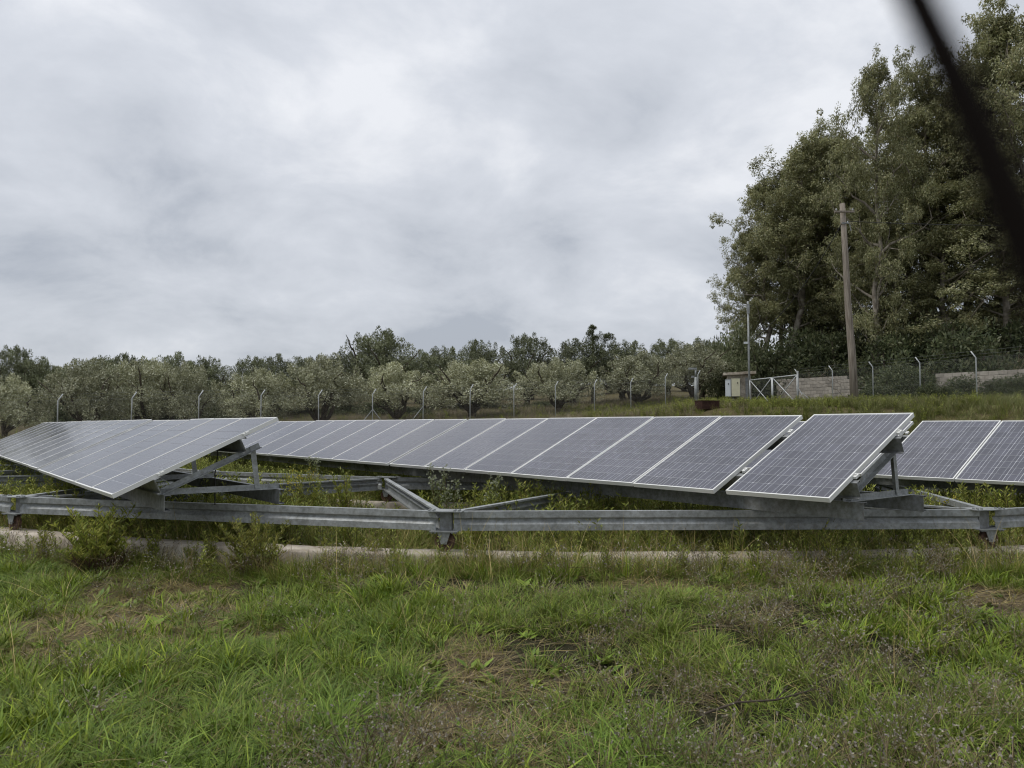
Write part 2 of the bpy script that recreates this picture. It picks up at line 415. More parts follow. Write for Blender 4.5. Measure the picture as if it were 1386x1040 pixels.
# ------------------------------------------------------------------ carousel frame
BH = 0.17                       # ring beam height
RZ = CAM_Z - 0.796              # top of the ring beams
RB = RZ - BH
NN = 20
A0 = math.atan2(7.14-RC[1], -0.62-RC[0])        # angle of the node seen at the middle of the near side
def node(i, rad=RR, half=0.0):
    a = A0 + 2*math.pi*(i+half)/NN; return Vector((RC[0]+rad*math.cos(a), RC[1]+rad*math.sin(a), 0)), a
sigma = thick([(-0.055, 0.155), (-0.055, BH), (0, BH), (0, 0.118), (-0.030, 0.098), (-0.030, 0.088), (0, 0.052), (0, 0), (-0.055, 0), (-0.055, 0.015)], 0.004)
ringf = tag(empty('carousel_frame', (RC[0], RC[1], TR)), 'galvanised steel double-ring frame on small wheels carrying the panel rows', 'tracker frame')
O = Vector((RC[0], RC[1], TR))
def member(name, prof, p0, p1, outward, trim=0.0, mat='galv', parent=ringf, org=O):
    p0 = Vector(p0); p1 = Vector(p1); t = (p1-p0).normalized(); p0 = p0+t*trim; p1 = p1-t*trim
    side = (outward - t*outward.dot(t)).normalized(); up = t.cross(side)
    if up.z < 0: up = -up
    mid = (p0+p1)/2; m = MB(); m.prism(prof, p0-mid, p1-mid, side, up)
    return m.build(name, mat, parent, loc=mid-org)
zb = Vector((0, 0, RB))
for i in range(NN):
    a, an = node(i); b, bn = node(i+1); am = (an+bn)/2
    member('ring_beam', sigma, a+zb, b+zb, Vector((math.cos(am), math.sin(am), 0)), 0.085)
for i in range(NN):
    a, an = node(i, RI, 0.5); b, bn = node(i+1, RI, 0.5); am = (an+bn)/2
    member('inner_ring_beam', sigma, a+zb, b+zb, Vector((math.cos(am), math.sin(am), 0)), 0.09)
for i in range(NN):
    a, an = node(i)
    for h, s in ((-0.5, -1), (0.5, 1)):
        b, bn = node(i, RI, h); t = (b-a).normalized(); sd_ = Vector((-t.y, t.x, 0))*(1 if s < 0 else -1)
        member('diagonal_brace', sigma, a+zb-Vector((0,0,0.004)), b+zb-Vector((0,0,0.004)), -sd_, 0.16)
# node: plates, hub post, fork and wheel (shared meshes; local x = outward, y = tangent)
m = MB(); m.box((-0.16,-0.17,RZ+0.002),(0.055,0.17,RZ+0.010)); [m.tube([(bx, by, RZ+0.010), (bx, by, RZ+0.024)], 0.011, 6) for bx in (-0.02, 0.035) for by in (-0.14, -0.10, 0.10, 0.14)]; me_tp = m.mesh('top_plate', 'galv')
m = MB(); m.box((-0.14,-0.13,RB-0.010),(0.06,0.13,RB-0.002)); [m.tube([(0.045, by, RB-0.022), (0.045, by, RB-0.010)], 0.010, 6) for by in (-0.11, -0.08, 0.08, 0.11)]; me_bp = m.mesh('bottom_plate', 'galv')
m = MB(); m.box((-0.13,-0.055,RB-0.001),(-0.05,0.055,RZ+0.001)); me_hp = m.mesh('hub_post', 'galv_dull_shaded')
WR = (RB-0.012-TR)/2*1.02
m = MB()
for x0 in (-0.052, 0.030):
    z1 = RB-0.010; zc = TR+WR
    vs = [(x0,-0.062,z1),(x0,0.062,z1),(x0,0.026,zc-0.02),(x0,-0.026,zc-0.02)]; vs += [(x0+0.007,b,c) for a,b,c in vs]
    m.add(vs, [(0,3,2,1),(4,5,6,7),(0,1,5,4),(1,2,6,5),(2,3,7,6),(3,0,4,7)])
m.tube([(-0.065,0,zc),(0.048,0,zc)], 0.011, 8)
me_fk = m.mesh('wheel_fork', 'galv')
m = MB(); n = 28
prof = [(-0.03, WR-0.012),(-0.027, WR),(0.012, WR),(0.016, WR-0.012),(0.012, WR-0.022),(0.006, WR*0.5),(0.012, 0.02)]
prof = prof + [(-0.027, 0.02), (-0.02, WR*0.5), (-0.027, WR-0.022)]
k = len(prof); vs = []
for i in range(n):
    a = 2*math.pi*i/n
    for x, r in prof: vs.append((x-0.004, r*math.cos(a), zc + r*math.sin(a)))
m.add(vs, [(i*k+j, i*k+(j+1) % k, ((i+1) % n)*k+(j+1) % k, ((i+1) % n)*k+j) for i in range(n) for j in range(k)])
me_wh = m.mesh('wheel', 'rust')
for rad, half in ((RR, 0), (RI, 0.5)):
    for i in range(NN):
        p, an = node(i, rad, half)
        for nm, me in (('top_plate', me_tp), ('bottom_plate', me_bp), ('hub_post', me_hp)):
            o = link(nm, me, ringf, p-Vector((RC[0],RC[1],TR))); o.rotation_euler = (0,0,an)
        fk = link('wheel_fork', me_fk, ringf, p-Vector((RC[0],RC[1],TR))); fk.rotation_euler = (0,0,an)
        link('wheel', me_wh, fk)

# ------------------------------------------------------------------ panel rows
TH = R(38); TILT = R(25)
DV = Vector((-math.sin(TH), math.cos(TH), 0))      # along the rows, away from the camera
EV = Vector((math.cos(TH), math.sin(TH), 0))       # across the rows, up the tilt
UV_ = EV*math.cos(TILT) + Vector((0,0,math.sin(TILT)))
NV = Vector((-math.sin(TILT)*EV.x, -math.sin(TILT)*EV.y, math.cos(TILT)))
PW, PL, FD = 0.99, 1.64, 0.040
# panel meshes, local: x along row, y up the tilt, z normal, origin at the lower-edge corner of the top face
m = MB(); m.box((0.010,0.010,-0.012),(PW-0.010,PL-0.010,-0.0052)); me_pan = m.mesh('laminate', 'backsheet')
m = MB(); L_ = 0.014
m.box((0,0,-FD),(PW,L_,0)); m.box((0,PL-L_,-FD),(PW,PL,0))
m.box((0,L_,-FD),(L_,PL-L_,0)); m.box((PW-L_,L_,-FD),(PW,PL-L_,0))
me_frm = m.mesh('panel_frame', 'alu')
CS = 0.1545; CG = 0.0055
mx_, my_ = (PW-6*CS-5*CG)/2, (PL-10*CS-9*CG)/2
def cell_shape(x, y, z):
    c = 0.0025
    return [(x+c,y,z),(x+CS-c,y,z),(x+CS,y+c,z),(x+CS,y+CS-c,z),(x+CS-c,y+CS,z),(x+c,y+CS,z),(x,y+CS-c,z),(x,y+c,z)]
def cell_mesh(cells, name):
    vs = []; fs = []; uvs = []
    for x, y in cells:
        q = cell_shape(x, y, -0.0035); k = len(vs); vs += q; fs.append(tuple(range(k, k+8)))
        uvs += [((a-x)/CS, (b-y)/CS) for a, b, c in q]
    me = bpy.data.meshes.new(name); me.from_pydata(vs, [], fs); me.materials.append(MATS['cell'])
    ul = me.uv_layers.new(name='UVMap')
    for l in me.loops: ul.data[l.index].uv = uvs[l.vertex_index]
    me.update(); return me
me_cells = cell_mesh([(mx_+i*(CS+CG), my_+j*(CS+CG)) for i in range(6) for j in range(10)], 'cell_grid')
me_one = cell_mesh([(0, 0)], 'cell')
cprof = thick([(0.055,0.016),(0.055,0),(0,0),(0,0.146),(0.055,0.146),(0.055,0.130)][::-1], 0.004)
PH = 0.130
pprof = thick([(-0.03,0.0),(0,0),(0,PH),(0.055,PH),(0.055,PH-0.018)][::-1], 0.004)
lprof = thick([(0.048,0),(0,0),(0,0.048)], 0.005)
rng = random.Random(4)
def panel_row(e0, zlow, groups, d0, label, near_cells=0, beam_lo=None, seed=0):
    rg = random.Random(seed)
    dist_tot = sum(n*1.005 for n, g in groups) + sum(g for n, g in groups)
    org = DV*d0 + EV*e0 + Vector((0,0,RZ))
    row = tag(empty('solar_panel_row', org), label, 'solar panels', 'rows of tilted solar panels on the carousel')
    d = d0; count = 0
    Rm = Matrix((DV, UV_, NV)).transposed()   # columns: x=DV, y=UV, z=NV
    if Rm.determinant() < 0:
        Rm = Matrix((-DV, UV_, NV)).transposed(); flip = True
    else: flip = False
    for n, gap in groups:
        dz = rg.uniform(-0.006, 0.006); du = rg.uniform(-0.008, 0.008)
        for i in range(n):
            start = d + (PW if flip else 0)
            base = DV*start + EV*e0 + Vector((0,0,CAM_Z+zlow+dz)) + UV_*(du + rg.uniform(-0.003, 0.003))
            tw = Matrix.Rotation(rg.uniform(-0.004, 0.004), 3, 'Y') @ Matrix.Rotation(rg.uniform(-0.003, 0.003), 3, 'X')
            p = link('solar_panel', me_pan, row)
            p.matrix_local = Matrix.Translation(base-org) @ (Rm @ tw).to_4x4()
            link('panel_frame', me_frm, p)
            if count < near_cells:
                for a in range(6):
                    for b in range(10):
                        link('cell', me_one, p, (mx_+a*(CS+CG), my_+b*(CS+CG), 0))
            else:
                tag(link('cell_grid', me_cells, p), kind='stuff')
            d += 1.005; count += 1
        d += gap
    d1 = d - groups[-1][1]
    # beams on the ring frame, tilted frames, purlins
    z_beam = RZ + 0.012
    for off in (0.43, 1.50):
        a = DV*(d0-0.06) + EV*(e0+off) + Vector((0,0,z_beam)); b = DV*(d1+0.06) + EV*(e0+off) + Vector((0,0,z_beam))
        mid = (a+b)/2; mm = MB(); mm.prism(cprof, a-mid, b-mid, EV, Vector((0,0,1)))
        mm.build('beam', 'galv_dull_shaded', row, loc=mid-org)  # shade under the panels is put into the beam colour
    zt = z_beam + 0.146 + 0.001
    zl = CAM_Z + zlow                       # top of panels at lower edge
    def pz(off): return zl + off*math.tan(TILT)
    nfr = max(2, round((d1-d0)/2.1)+1)
    # slanted member: its top follows the underside of the purlins
    drop = (FD + PH + 0.004)/math.cos(TILT)
    for k in range(nfr):
        dd = d0 + 0.10 + (d1-d0-0.2)*k/(nfr-1)
        def pt(off, z): return DV*dd + EV*(e0+off) + Vector((0,0,z))
        sl0 = pz(0.44) - drop - 0.050; sl1 = pz(1.33) - drop - 0.050
        sl0 = max(sl0, zt+0.002)
        for nm, a, b, up in (('frame_foot', pt(0.40, zt), pt(1.56, zt), Vector((0,0,1))),
                             ('frame_rafter', pt(0.44, sl0), pt(1.36, sl1+0.014), NV),
                             ('frame_post', pt(1.36, zt+0.01), pt(1.30, sl1+0.03), None)):
            mid = (a+b)/2; mm = MB(); t = (b-a).normalized()
            if up is None: up = -EV
            up = (up - t*up.dot(t)).normalized()
            sd2 = -DV if nm != 'frame_post' else DV
            of = DV*(-0.006 if nm == 'frame_post' else 0.0)
            mm.prism(lprof, a-mid+of, b-mid+of, sd2, up)
            mm.build(nm, 'galv', row, loc=mid-org)
    for off in (0.40, 1.17):
        zc_ = pz(off) - (FD+PH+0.001)/math.cos(TILT)
        a = DV*(d0-0.05) + EV*(e0+off) + Vector((0,0,zc_)); b = DV*(d1+0.05) + EV*(e0+off) + Vector((0,0,zc_))
        # shift so the purlin's top lies under the panel frames
        a = a + NV*0.0; mid = (a+b)/2; mm = MB()
        sh = EV*0
        mm.prism(pprof, a-mid, b-mid, UV_, NV); mm.build('purlin', 'galv_dull_shaded', row, loc=mid-org)
        for dd in [d0-0.012] + [d0 + groups[0][0]*1.005 + groups[0][1]/2]:
            cc = DV*dd + EV*(e0+off) + Vector((0,0,pz(off))) - NV*0.03
            mm = MB(); Mx = Rm.to_4x4()
            mm.box((-0.016,-0.03,0.0),(0.016,0.03,0.022), Mx); mm.tube([Mx @ Vector((0,0,0.022)), Mx @ Vector((0,0,0.034))], 0.008, 6)
            mm.build('clamp', 'alu', row, loc=cc-org)
    return row
rowA = panel_row(1.41, -0.61, [(5,0.07),(6,0.05),(6,0)], 7.55, 'panel row ending above the ring beam beside the two leafy bushes on the kerb', 0, seed=1)
rowB = panel_row(5.78, -0.59, [(1,0.12),(6,0.06),(6,0.06),(6,0.06),(6,0)], 3.30, 'long middle panel row with one detached panel at its end', 4, seed=2)
rowC = panel_row(9.75, -0.63, [(3,0.12),(6,0.06),(6,0.06),(6,0.06),(6,0)], 1.98, 'panel row partly hidden behind the detached end panel and its triangular frame', 3, seed=3)

for rw_, e_, d_ in ((rowA, 1.41, 7.95), (rowB, 5.78, 3.75)):
    m = MB(); p0 = DV*d_ + EV*(e_+1.02); zt_ = CAM_Z-0.61+1.02*math.tan(TILT)-0.05
    m.tube([Vector((0,0,0)), Vector((0.01,0.02,-0.12)), Vector((-0.01,0.01,-0.30)), Vector((0.0,0.0,zt_*-1+RZ+0.0))], 0.006, 5, False)
    m.build('cable', 'cable', rw_, True, p0+Vector((0,0,zt_))-rw_.location)

# ------------------------------------------------------------------ boundary fences
def chain_mesh(w, h, name, pitch=0.10, r=0.0012):
    """diagonal wires of a chain-link bay, in the x-z plane, 0..w by 0..h"""
    m = MB()
    def strip(a, b):
        t = (b-a).normalized(); n = Vector((-t.z, 0, t.x))*r; y = Vector((0, r, 0))
        vs = [a+n, a-n*0.5+y, a-n*0.5-y, b+n, b-n*0.5+y, b-n*0.5-y]
        m.add(vs, [(0,1,4,3),(1,2,5,4),(2,0,3,5)])
    k = -h
    while k < w:
        x0, z0, x1, z1 = k, 0, k+h, h
        if x0 < 0: z0 = -x0; x0 = 0
        if x1 > w: z1 = h-(x1-w); x1 = w
        if x1-x0 > 0.02:
            strip(Vector((x0, 0.003, z0)), Vector((x1, 0.003, z1)))
            strip(Vector((w-x0, -0.003, z0)), Vector((w-x1, -0.003, z1)))
        k += pitch
    for z in (0.03, h*0.5, h-0.03):
        m.tube([(0, 0, z), (w, 0, z)], 0.0022, 4, False)
    return m.mesh(name, 'galv_dull_shaded')
POSTH = 2.2
def fence(label, pts, arm, braces, bays):
    org = Vector((pts[0][0], pts[0][1], tz(*pts[0])))
    root = tag(empty('chain_link_fence', org), label, 'fence')
    arm = Vector(arm).normalized()
    base = [Vector((x, y, tz(x, y))) for x, y in pts]
    for i, b in enumerate(base):
        lean = Vector((rng.uniform(-0.012, 0.012), rng.uniform(-0.012, 0.012), 0))
        top = b + (Vector((0,0,1))+lean)*POSTH
        m = MB(); m.tube([b-b+Vector((0,0,-0.3)), top-b, top-b + arm*0.19+Vector((0,0,0.30))], 0.03, 8)
        m.build('post', 'galv_bright', root, True, b-org)
        for s in braces.get(i, ()):
            j = i+s; t = (base[j]-b); t.z = 0; t.normalize()
            m = MB(); m.tube([Vector((0,0,POSTH*0.62)), t*1.2+Vector((0,0,-0.1))], 0.022, 6)
            m.build('brace', 'galv', root, True, b-org)
    for i in range(len(base)-1):
        if i not in bays: continue
        a, b = base[i], base[i+1]; d = b-a; w = d.length
        me = chain_mesh(w, POSTH-0.08, 'wire_mesh')
        o = tag(link('wire_mesh', me, root, a-org+Vector((0,0,0.05))), kind='stuff')
        o.rotation_euler = (0, -math.asin(d.z/w), math.atan2(d.y, d.x))
        for q in (0.05, 0.5, 0.98):
            off = arm*0.19*q + Vector((0,0,POSTH+0.30*q)); m = MB()
            mid = (d*0.5)+Vector((0,0,-0.015))
            m.tube([off, off+mid, off+d], 0.004, 4, False)
            m.build('barbed_wire', 'galv_dull_shaded', root, loc=a-org)
    return root
Lf = lambda k: (35.2*(-0.59038+0.074232*k), 35.2*(1+0.041967*k))
Rf = lambda k: (45.5*(0.417665+0.017167*k), 45.5*(1-0.075025*k))
lp = [Lf(k) for k in range(-2, 14)]
fence('chain-link fence on leaning-armed posts in front of the olive grove', lp, (0.49, 0.2, 0), {7: (-1, 1), 8: (-1,)}, set(range(15)))
rp = [Rf(k) for k in range(-1, 5)]
fence('chain-link fence with barbed wire beside the gate and the wooden pole', rp, (-0.75, 0.35, 0), {0: (1,)}, set(range(5)))

# gate between the right fence's first post and the tall mast
g1 = Vector((rp[0][0], rp[0][1], 0)); dirg = Vector((-0.67, 2.93, 0)).normalized(); GW = 5.9
g0 = g1 + dirg*GW
zg = (tz(g0.x, g0.y)+tz(g1.x, g1.y))/2 + 0.06
gate = tag(empty('double_gate', (g1.x, g1.y, zg)), 'double-leaf galvanised tube gate with crossed bracing and wire mesh', 'gate')
GH = 1.95
for s in range(2):
    t0 = 0.09 + s*(GW/2-0.02); t1 = t0 + GW/2 - 0.14
    a = dirg*t0; b = dirg*t1; up = Vector((0,0,GH)); lo = Vector((0,0,0.06))
    for p, q, nm, r in ((a+lo, a+up, 'frame_tube', 0.036), (b+lo, b+up, 'frame_tube', 0.036), (a+lo, b+lo, 'frame_tube', 0.036), (a+up, b+up, 'frame_tube', 0.036),
                    (a+lo, b+up, 'cross_brace', 0.030), (b+lo, a+up, 'cross_brace', 0.030)):
        m = MB(); m.tube([p, q], r, 8); m.build(nm, 'galv_bright', gate, True)
    o = tag(link('wire_mesh', chain_mesh(t1-t0, GH-0.1, 'wire_mesh'), gate, a+Vector((0,0,0.08))), kind='stuff')
    o.rotation_euler = (0, 0, math.atan2(dirg.y, dirg.x))
m = MB(); m.tube([(0,0,-0.4), (0,0,GH+0.25)], 0.06, 12); m.build('gate_post', 'galv', gate, True, Vector((0,0,0))-dirg*0.0)
m = MB(); m.tube([dirg*(-0.02)+Vector((0,0,1.0)), Vector((0.9,-1.0,-0.1))], 0.025, 8); m.build('prop', 'galv', gate, True)

# tall mast with a small camera
mx0 = Vector((g0.x, g0.y, tz(g0.x, g0.y)))
mast = tag(empty('mast', mx0), 'tall slim galvanised mast between the hut and the gate', 'mast')
MH = CAM_Z + (576-407)/1040*g0.y - mx0.z
m = MB(); m.tube([(0,0,-0.4), (0,0,MH*0.5), (0,0,MH)], [0.085, 0.075, 0.06], 12); m.build('pole', 'galv', mast, True)
m = MB(); m.box((-0.34,-0.06,-0.07),(-0.06,0.06,0.07)); m.tube([(-0.1,0,0.0),(0,0,0)], 0.03, 6); m.build('camera', 'cab_white', mast, loc=(0,-0.02,CAM_Z+(576-464)/1040*g0.y-mx0.z))
m = MB(); m.box((-0.09,-0.13,-0.5),(0.09,-0.06,0.2)); m.build('bracket', 'galv', mast, loc=(-0.02,0,MH-0.4))

# ------------------------------------------------------------------ hut with cabinets
HY = 56.5; hx0, hx1 = atx(984, HY), atx(1022, HY)
hc = Vector(((hx0+hx1)/2+0.1, HY+0.9, 0)); hc.z = tz(hc.x, hc.y)+0.15
hut = tag(empty('meter_hut', hc, R(-14)), 'small block meter hut with an overhanging concrete slab roof', 'hut')
m = MB(); m.box((-0.85,-0.9,-0.5),(0.85,0.9,2.0)); m.build('wall', 'block', hut)
m = MB()
m.add([(-1.12,-1.25,1.98),(1.2,-1.25,2.06),(1.2,1.2,2.06),(-1.12,1.2,1.98),(-1.12,-1.25,2.16),(1.2,-1.25,2.26),(1.2,1.2,2.26),(-1.12,1.2,2.16)], [(0,3,2,1),(4,5,6,7),(0,1,5,4),(1,2,6,5),(2,3,7,6),(3,0,4,7)])
m.build('roof', 'concrete', hut)
m = MB(); m.box((-0.86,-0.915,0.0),(-0.80,-0.90,1.97)); m.box((0.1,-0.915,0.0),(0.85,-0.90,1.97)); m.build('pilaster', 'concrete', hut)
m = MB(); m.box((0.45,-0.93,0.05),(0.80,-0.916,1.8)); m.build('door', 'galv_dull_shaded', hut)
def cabinet(x0, x1, y0, y1, z0, z1, mat, label, lock):
    c = Matrix.Rotation(R(-14), 4, 'Z') @ Vector(((x0+x1)/2, (y0+y1)/2, z0)); w, d, h = (x1-x0)/2, (y1-y0)/2, z1-z0
    cb = tag(empty('electric_cabinet', hc+c, R(-14)), label, 'cabinet')
    m = MB(); m.box((-w,-d,0),(w,d,h)); m.build('body', 'cab_grey' if mat == 'cab_cream' else mat, cb)
    m = MB(); m.box((-w+0.015,-d-0.02,0.02),(w-0.015,-d-0.001,h-0.02)); dr = m.build('door', mat, cb)
    m = MB(); m.box((lock*w*0.6-0.03,-d-0.045,h*0.72),(lock*w*0.6+0.03,-d-0.021,h*0.80)); m.build('lock', 'black', dr)
    m = MB(); m.box((-w-0.02,-d-0.03,h+0.001),(w+0.02,d+0.02,h+0.03)); m.build('cap', mat, cb)
    m = MB(); m.box((-w*0.7,-d*0.5,-0.5),(-w*0.5,d*0.5,-0.001)); m.box((w*0.5,-d*0.5,-0.5),(w*0.7,d*0.5,-0.001)); m.build('stand', 'galv_dull_shaded', cb)
cabinet(-0.98, -0.60, -1.32, -0.935, 0.40, 1.62, 'cab_white', 'narrow white electric cabinet with a dark lock on the hut', 0.3)
cabinet(-0.56, 0.06, -1.42, -0.935, 0.40, 1.70, 'cab_cream', 'cream-fronted electric cabinet with grey sides next to the white one', 0.7)

# ------------------------------------------------------------------ concrete block walls beyond the fence
me_blk = None
def block_wall(label, p0, p1, z0, courses, trim_right):
    z0 = z0 - 0.25*courses
    p0 = Vector((*p0, z0)); p1 = Vector((*p1, z0)); t = (p1-p0); Lw = t.length; t.normalize()
    root = tag(empty('block_wall', p0), label, 'wall'); root.rotation_euler = (0,0,math.atan2(t.y, t.x))
    bl, bh, th = 0.50, 0.25, 0.20
    m = MB(); m.box((0,-0.13,-1.6),(Lw,0.13,-0.004)); m.build('footing', 'concrete', root)
    global me_blk
    if me_blk is None:
        mm = MB(); g = 0.010; b = 0.012
        bmx = bmesh.new(); bmesh.ops.create_cube(bmx, size=1)
        for v in bmx.verts: v.co = Vector((v.co.x*(bl-2*g), v.co.y*th, v.co.z*(bh-2*g)))
        bmesh.ops.bevel(bmx, geom=bmx.edges[:], offset=b, segments=1, affect='EDGES')
        me_blk = bpy.data.meshes.new('block'); bmx.to_mesh(me_blk); bmx.free(); me_blk.materials.append(MATS['block'])
    rg = random.Random(int(Lw*10))
    lens = []
    for c in range(courses):
        x1 = Lw - trim_right[c]; lens.append(x1)
        x = bl/2 + (bl/2 if c % 2 else 0)
        while x+bl/2 <= x1+0.01:
            o = link('block', me_blk, root, (x, rg.uniform(-0.012, 0.012), bh*(c+0.5)))
            o.rotation_euler = (rg.uniform(-0.01, 0.01), 0, rg.uniform(-0.015, 0.015)); x += bl
        m = MB(); m.box((0.02,-0.085,bh*c-0.003),(x1-bl*0.6,0.085,bh*(c+1)-0.003)); m.build('mortar_bed', 'mortar', root)
    return root
YA, YB = 60.5, 54.5
block_wall('grey block wall with a stepped end behind the gate', (atx(1052, YA), YA), (atx(1172, YB), YB), 4.95, 7, [0,0.2,0.2,0.4,0.6,0.8,1.2])
YA, YB = 47.5, 42.5
block_wall('pale block wall behind the fence next to the dense shrubs', (atx(1268, YA), YA), (atx(1430, YB), YB), 4.55, 7, [0,0,0,0,0,0,0])

# ------------------------------------------------------------------ wooden utility pole and its cables
UY = 42.0; ub = Vector((atx(1157, UY), UY, 0)); ub.z = tz(ub.x, ub.y)
ut = at(1140, 276, UY) - ub
up_ = tag(empty('utility_pole', ub), 'leaning weathered wooden utility pole in front of the eucalyptus trees', 'utility pole')
m = MB(); m.tube([ut*-0.05, ut*0.25+Vector((0.02,0,0)), ut*0.5+Vector((-0.03,0,0)), ut*0.75, ut], [0.215, 0.20, 0.175, 0.155, 0.14], 16); m.build('pole', 'wood_pole', up_, True)
m = MB(); m.box((-0.15,-0.18,-0.04),(0.15,-0.14,0.04)); m.tube([(0,-0.16,0),(0.25,-0.2,-0.05),(0.32,-0.2,-0.45)], 0.03, 6); m.build('bracket', 'galv_dull_shaded', up_, loc=ut*0.90)
m = MB(); m.tube([(0.18,-0.1,0),(0.18,-0.1,0.12)], [0.05,0.035], 8); m.build('insulator', 'cab_white', up_, loc=ut*0.90)
m = MB(); m.box((-0.55,-0.26,-0.05),(0.55,-0.17,0.05)); m.build('crossarm', 'wood_pole', up_, loc=ut*0.955)
for ix in (-0.45, 0.45):
    m = MB(); m.tube([(ix,-0.215,0.051),(ix,-0.215,0.10),(ix,-0.215,0.18)], [0.02,0.05,0.035], 8); m.build('insulator', 'cab_grey', up_, loc=ut*0.955)
def cable(name, a, b, sag, r, label):
    a = Vector(a); b = Vector(b); pts = []
    for i in range(13):
        t = i/12; p = a.lerp(b, t); p.z -= sag*4*t*(1-t); pts.append(p-a)
    m = MB(); m.tube(pts, r, 5); tag(m.build(name, 'cable', None, True, a), label, 'cable')
cable('drop_cable', ub+ut*0.90+Vector((-0.13,-0.1,0)), mx0+Vector((0.0,-0.08,MH*0.62)), 0.9, 0.022, 'dark cable drooping from the wooden pole to the slim mast')
cable('overhead_cable', ub+ut*0.91+Vector((0.13,-0.1,0)), (48, 40.0, 13.0), 0.6, 0.018, 'dark overhead cable running from the wooden pole across the eucalyptus crowns')

# security camera post and rusty metal box in front of the grove
CY = 49.0; cp = Vector((atx(942, CY), CY, 0)); cp.z = tz(cp.x, cp.y)
cctv = tag(empty('camera_post', cp), 'short grey post with a security camera on top, next to a rusty box', 'camera post')
ch = CAM_Z+(576-500)/1040*CY-cp.z
m = MB(); m.box((-0.2,-0.2,-0.2),(0.2,0.2,0.35)); m.build('plinth', 'concrete', cctv)
m = MB(); m.tube([(0,0,0.35),(0,0,ch-0.5)], 0.10, 10); m.tube([(0,0,ch-0.5),(0,0,ch)], 0.06, 10); m.build('pole', 'galv', cctv, True)
m = MB(); m.box((-0.45,-0.07,ch-0.02),(0.08,0.07,ch+0.10)); m.build('camera', 'galv', cctv)
m = MB(); m.box((-0.28,-0.05,ch-0.55),(-0.10,0.05,ch-0.42)); m.build('lamp', 'galv_dull_shaded', cctv)
BY = 43.5; bp = Vector((atx(957, BY), BY, 0)); bp.z = tz(bp.x, bp.y)
bh = CAM_Z+(576-543)/1040*BY-bp.z
rb = tag(empty('rusty_box', bp, R(18)), 'dark rusty sheet-metal box standing in the grass', 'box')
m = MB(); w = 0.56
for lo, hi in (((-w,-w*0.7,0),(w,-w*0.7+0.02,bh)), ((-w,w*0.7-0.02,0),(w,w*0.7,bh)), ((-w,-w*0.7+0.021,0),(-w+0.02,w*0.7-0.021,bh)), ((w-0.02,-w*0.7+0.021,0),(w,w*0.7-0.021,bh))): m.box(lo, hi)
m.build('side_sheet', 'rust_dark', rb)
m = MB(); m.box((-w-0.02,-w*0.7-0.02,bh*0.86),(w+0.02,-w*0.7-0.001,bh*0.92)); m.box((-w-0.02,-w*0.7-0.02,bh+0.002),(w+0.02,w*0.7+0.02,bh+0.02)); m.build('lid', 'rust_dark', rb)

# ------------------------------------------------------------------ leaves and trees
def rnd_unit(r, n):
    v = r.normal(size=(n, 3)); return v/np.linalg.norm(v, axis=1, keepdims=True)
def leaf_cards(pos, dirs, nrm, L, W_):
    """diamond leaf faces: base at pos, pointing along dirs"""
    sidev = np.cross(dirs, nrm); sidev /= np.linalg.norm(sidev, axis=1, keepdims=True)+1e-9
    L = np.asarray(L)[:, None]; W_ = np.asarray(W_)[:, None]
    mid = pos + dirs*L*0.45 + nrm*L*0.06
    V = np.stack([pos, mid+sidev*W_*0.5, pos+dirs*L, mid-sidev*W_*0.5], 1).reshape(-1, 3)
    F = np.arange(len(pos)*4).reshape(-1, 4); return V, F
def skeleton_mesh(name, branches, mat, n=7):
    m = MB()
    for pts, rad in branches: m.tube(pts, rad, n, False)
    return m.mesh(name, mat, True)
def wobble(p0, p1, k, amp, r):
    pts = [Vector(p0).lerp(Vector(p1), i/k) for i in range(k+1)]
    for i in range(1, k): pts[i] += Vector(r.normal(size=3))*amp
    return pts
def crown_leaves(r, puffs, per, Lr, asp, pal, outward=0.8, upb=0.5, droop=0.0):
    """puffs: list of (centre, radius vector); leaves spread through each puff"""
    P = []; D = []; Cc = []; N_ = []; mid_ = np.mean([c for c, _ in puffs], axis=0)
    for c, rv in puffs:
        n = int(per*r.uniform(0.7, 1.3)); u = rnd_unit(r, n); rad = r.uniform(0.25, 1.0, n)**0.6
        p = np.array(c) + u*np.array(rv)*rad[:, None]
        d = u*outward + rnd_unit(r, n)*0.7 + np.array([0, 0, upb-droop]); d /= np.linalg.norm(d, axis=1, keepdims=True)
        oc = np.array(c)-mid_; oc = oc/(np.linalg.norm(oc)+1e-9); N_.append(u+0.7*oc)
        P.append(p); D.append(d); tone = r.uniform(0.8, 1.2)
        pi = r.integers(0, len(pal), n); Cc.append(np.array(pal)[pi]*tone*r.uniform(0.8, 1.2, (n, 1)))
    P = np.concatenate(P); D = np.concatenate(D); Cc = np.concatenate(Cc)
    nb = np.concatenate(N_)*0.8 + np.array([0, 0, 0.75]) + rnd_unit(r, len(P))*0.75      # leaf faces turn outwards and up to the light
    nn = nb - D*np.sum(nb*D, axis=1, keepdims=True); nn /= np.linalg.norm(nn, axis=1, keepdims=True)+1e-9
    L = r.uniform(*Lr, len(P)); V, F = leaf_cards(P, D, nn, L, L*asp)
    return V, F, np.repeat(Cc, 4, axis=0)

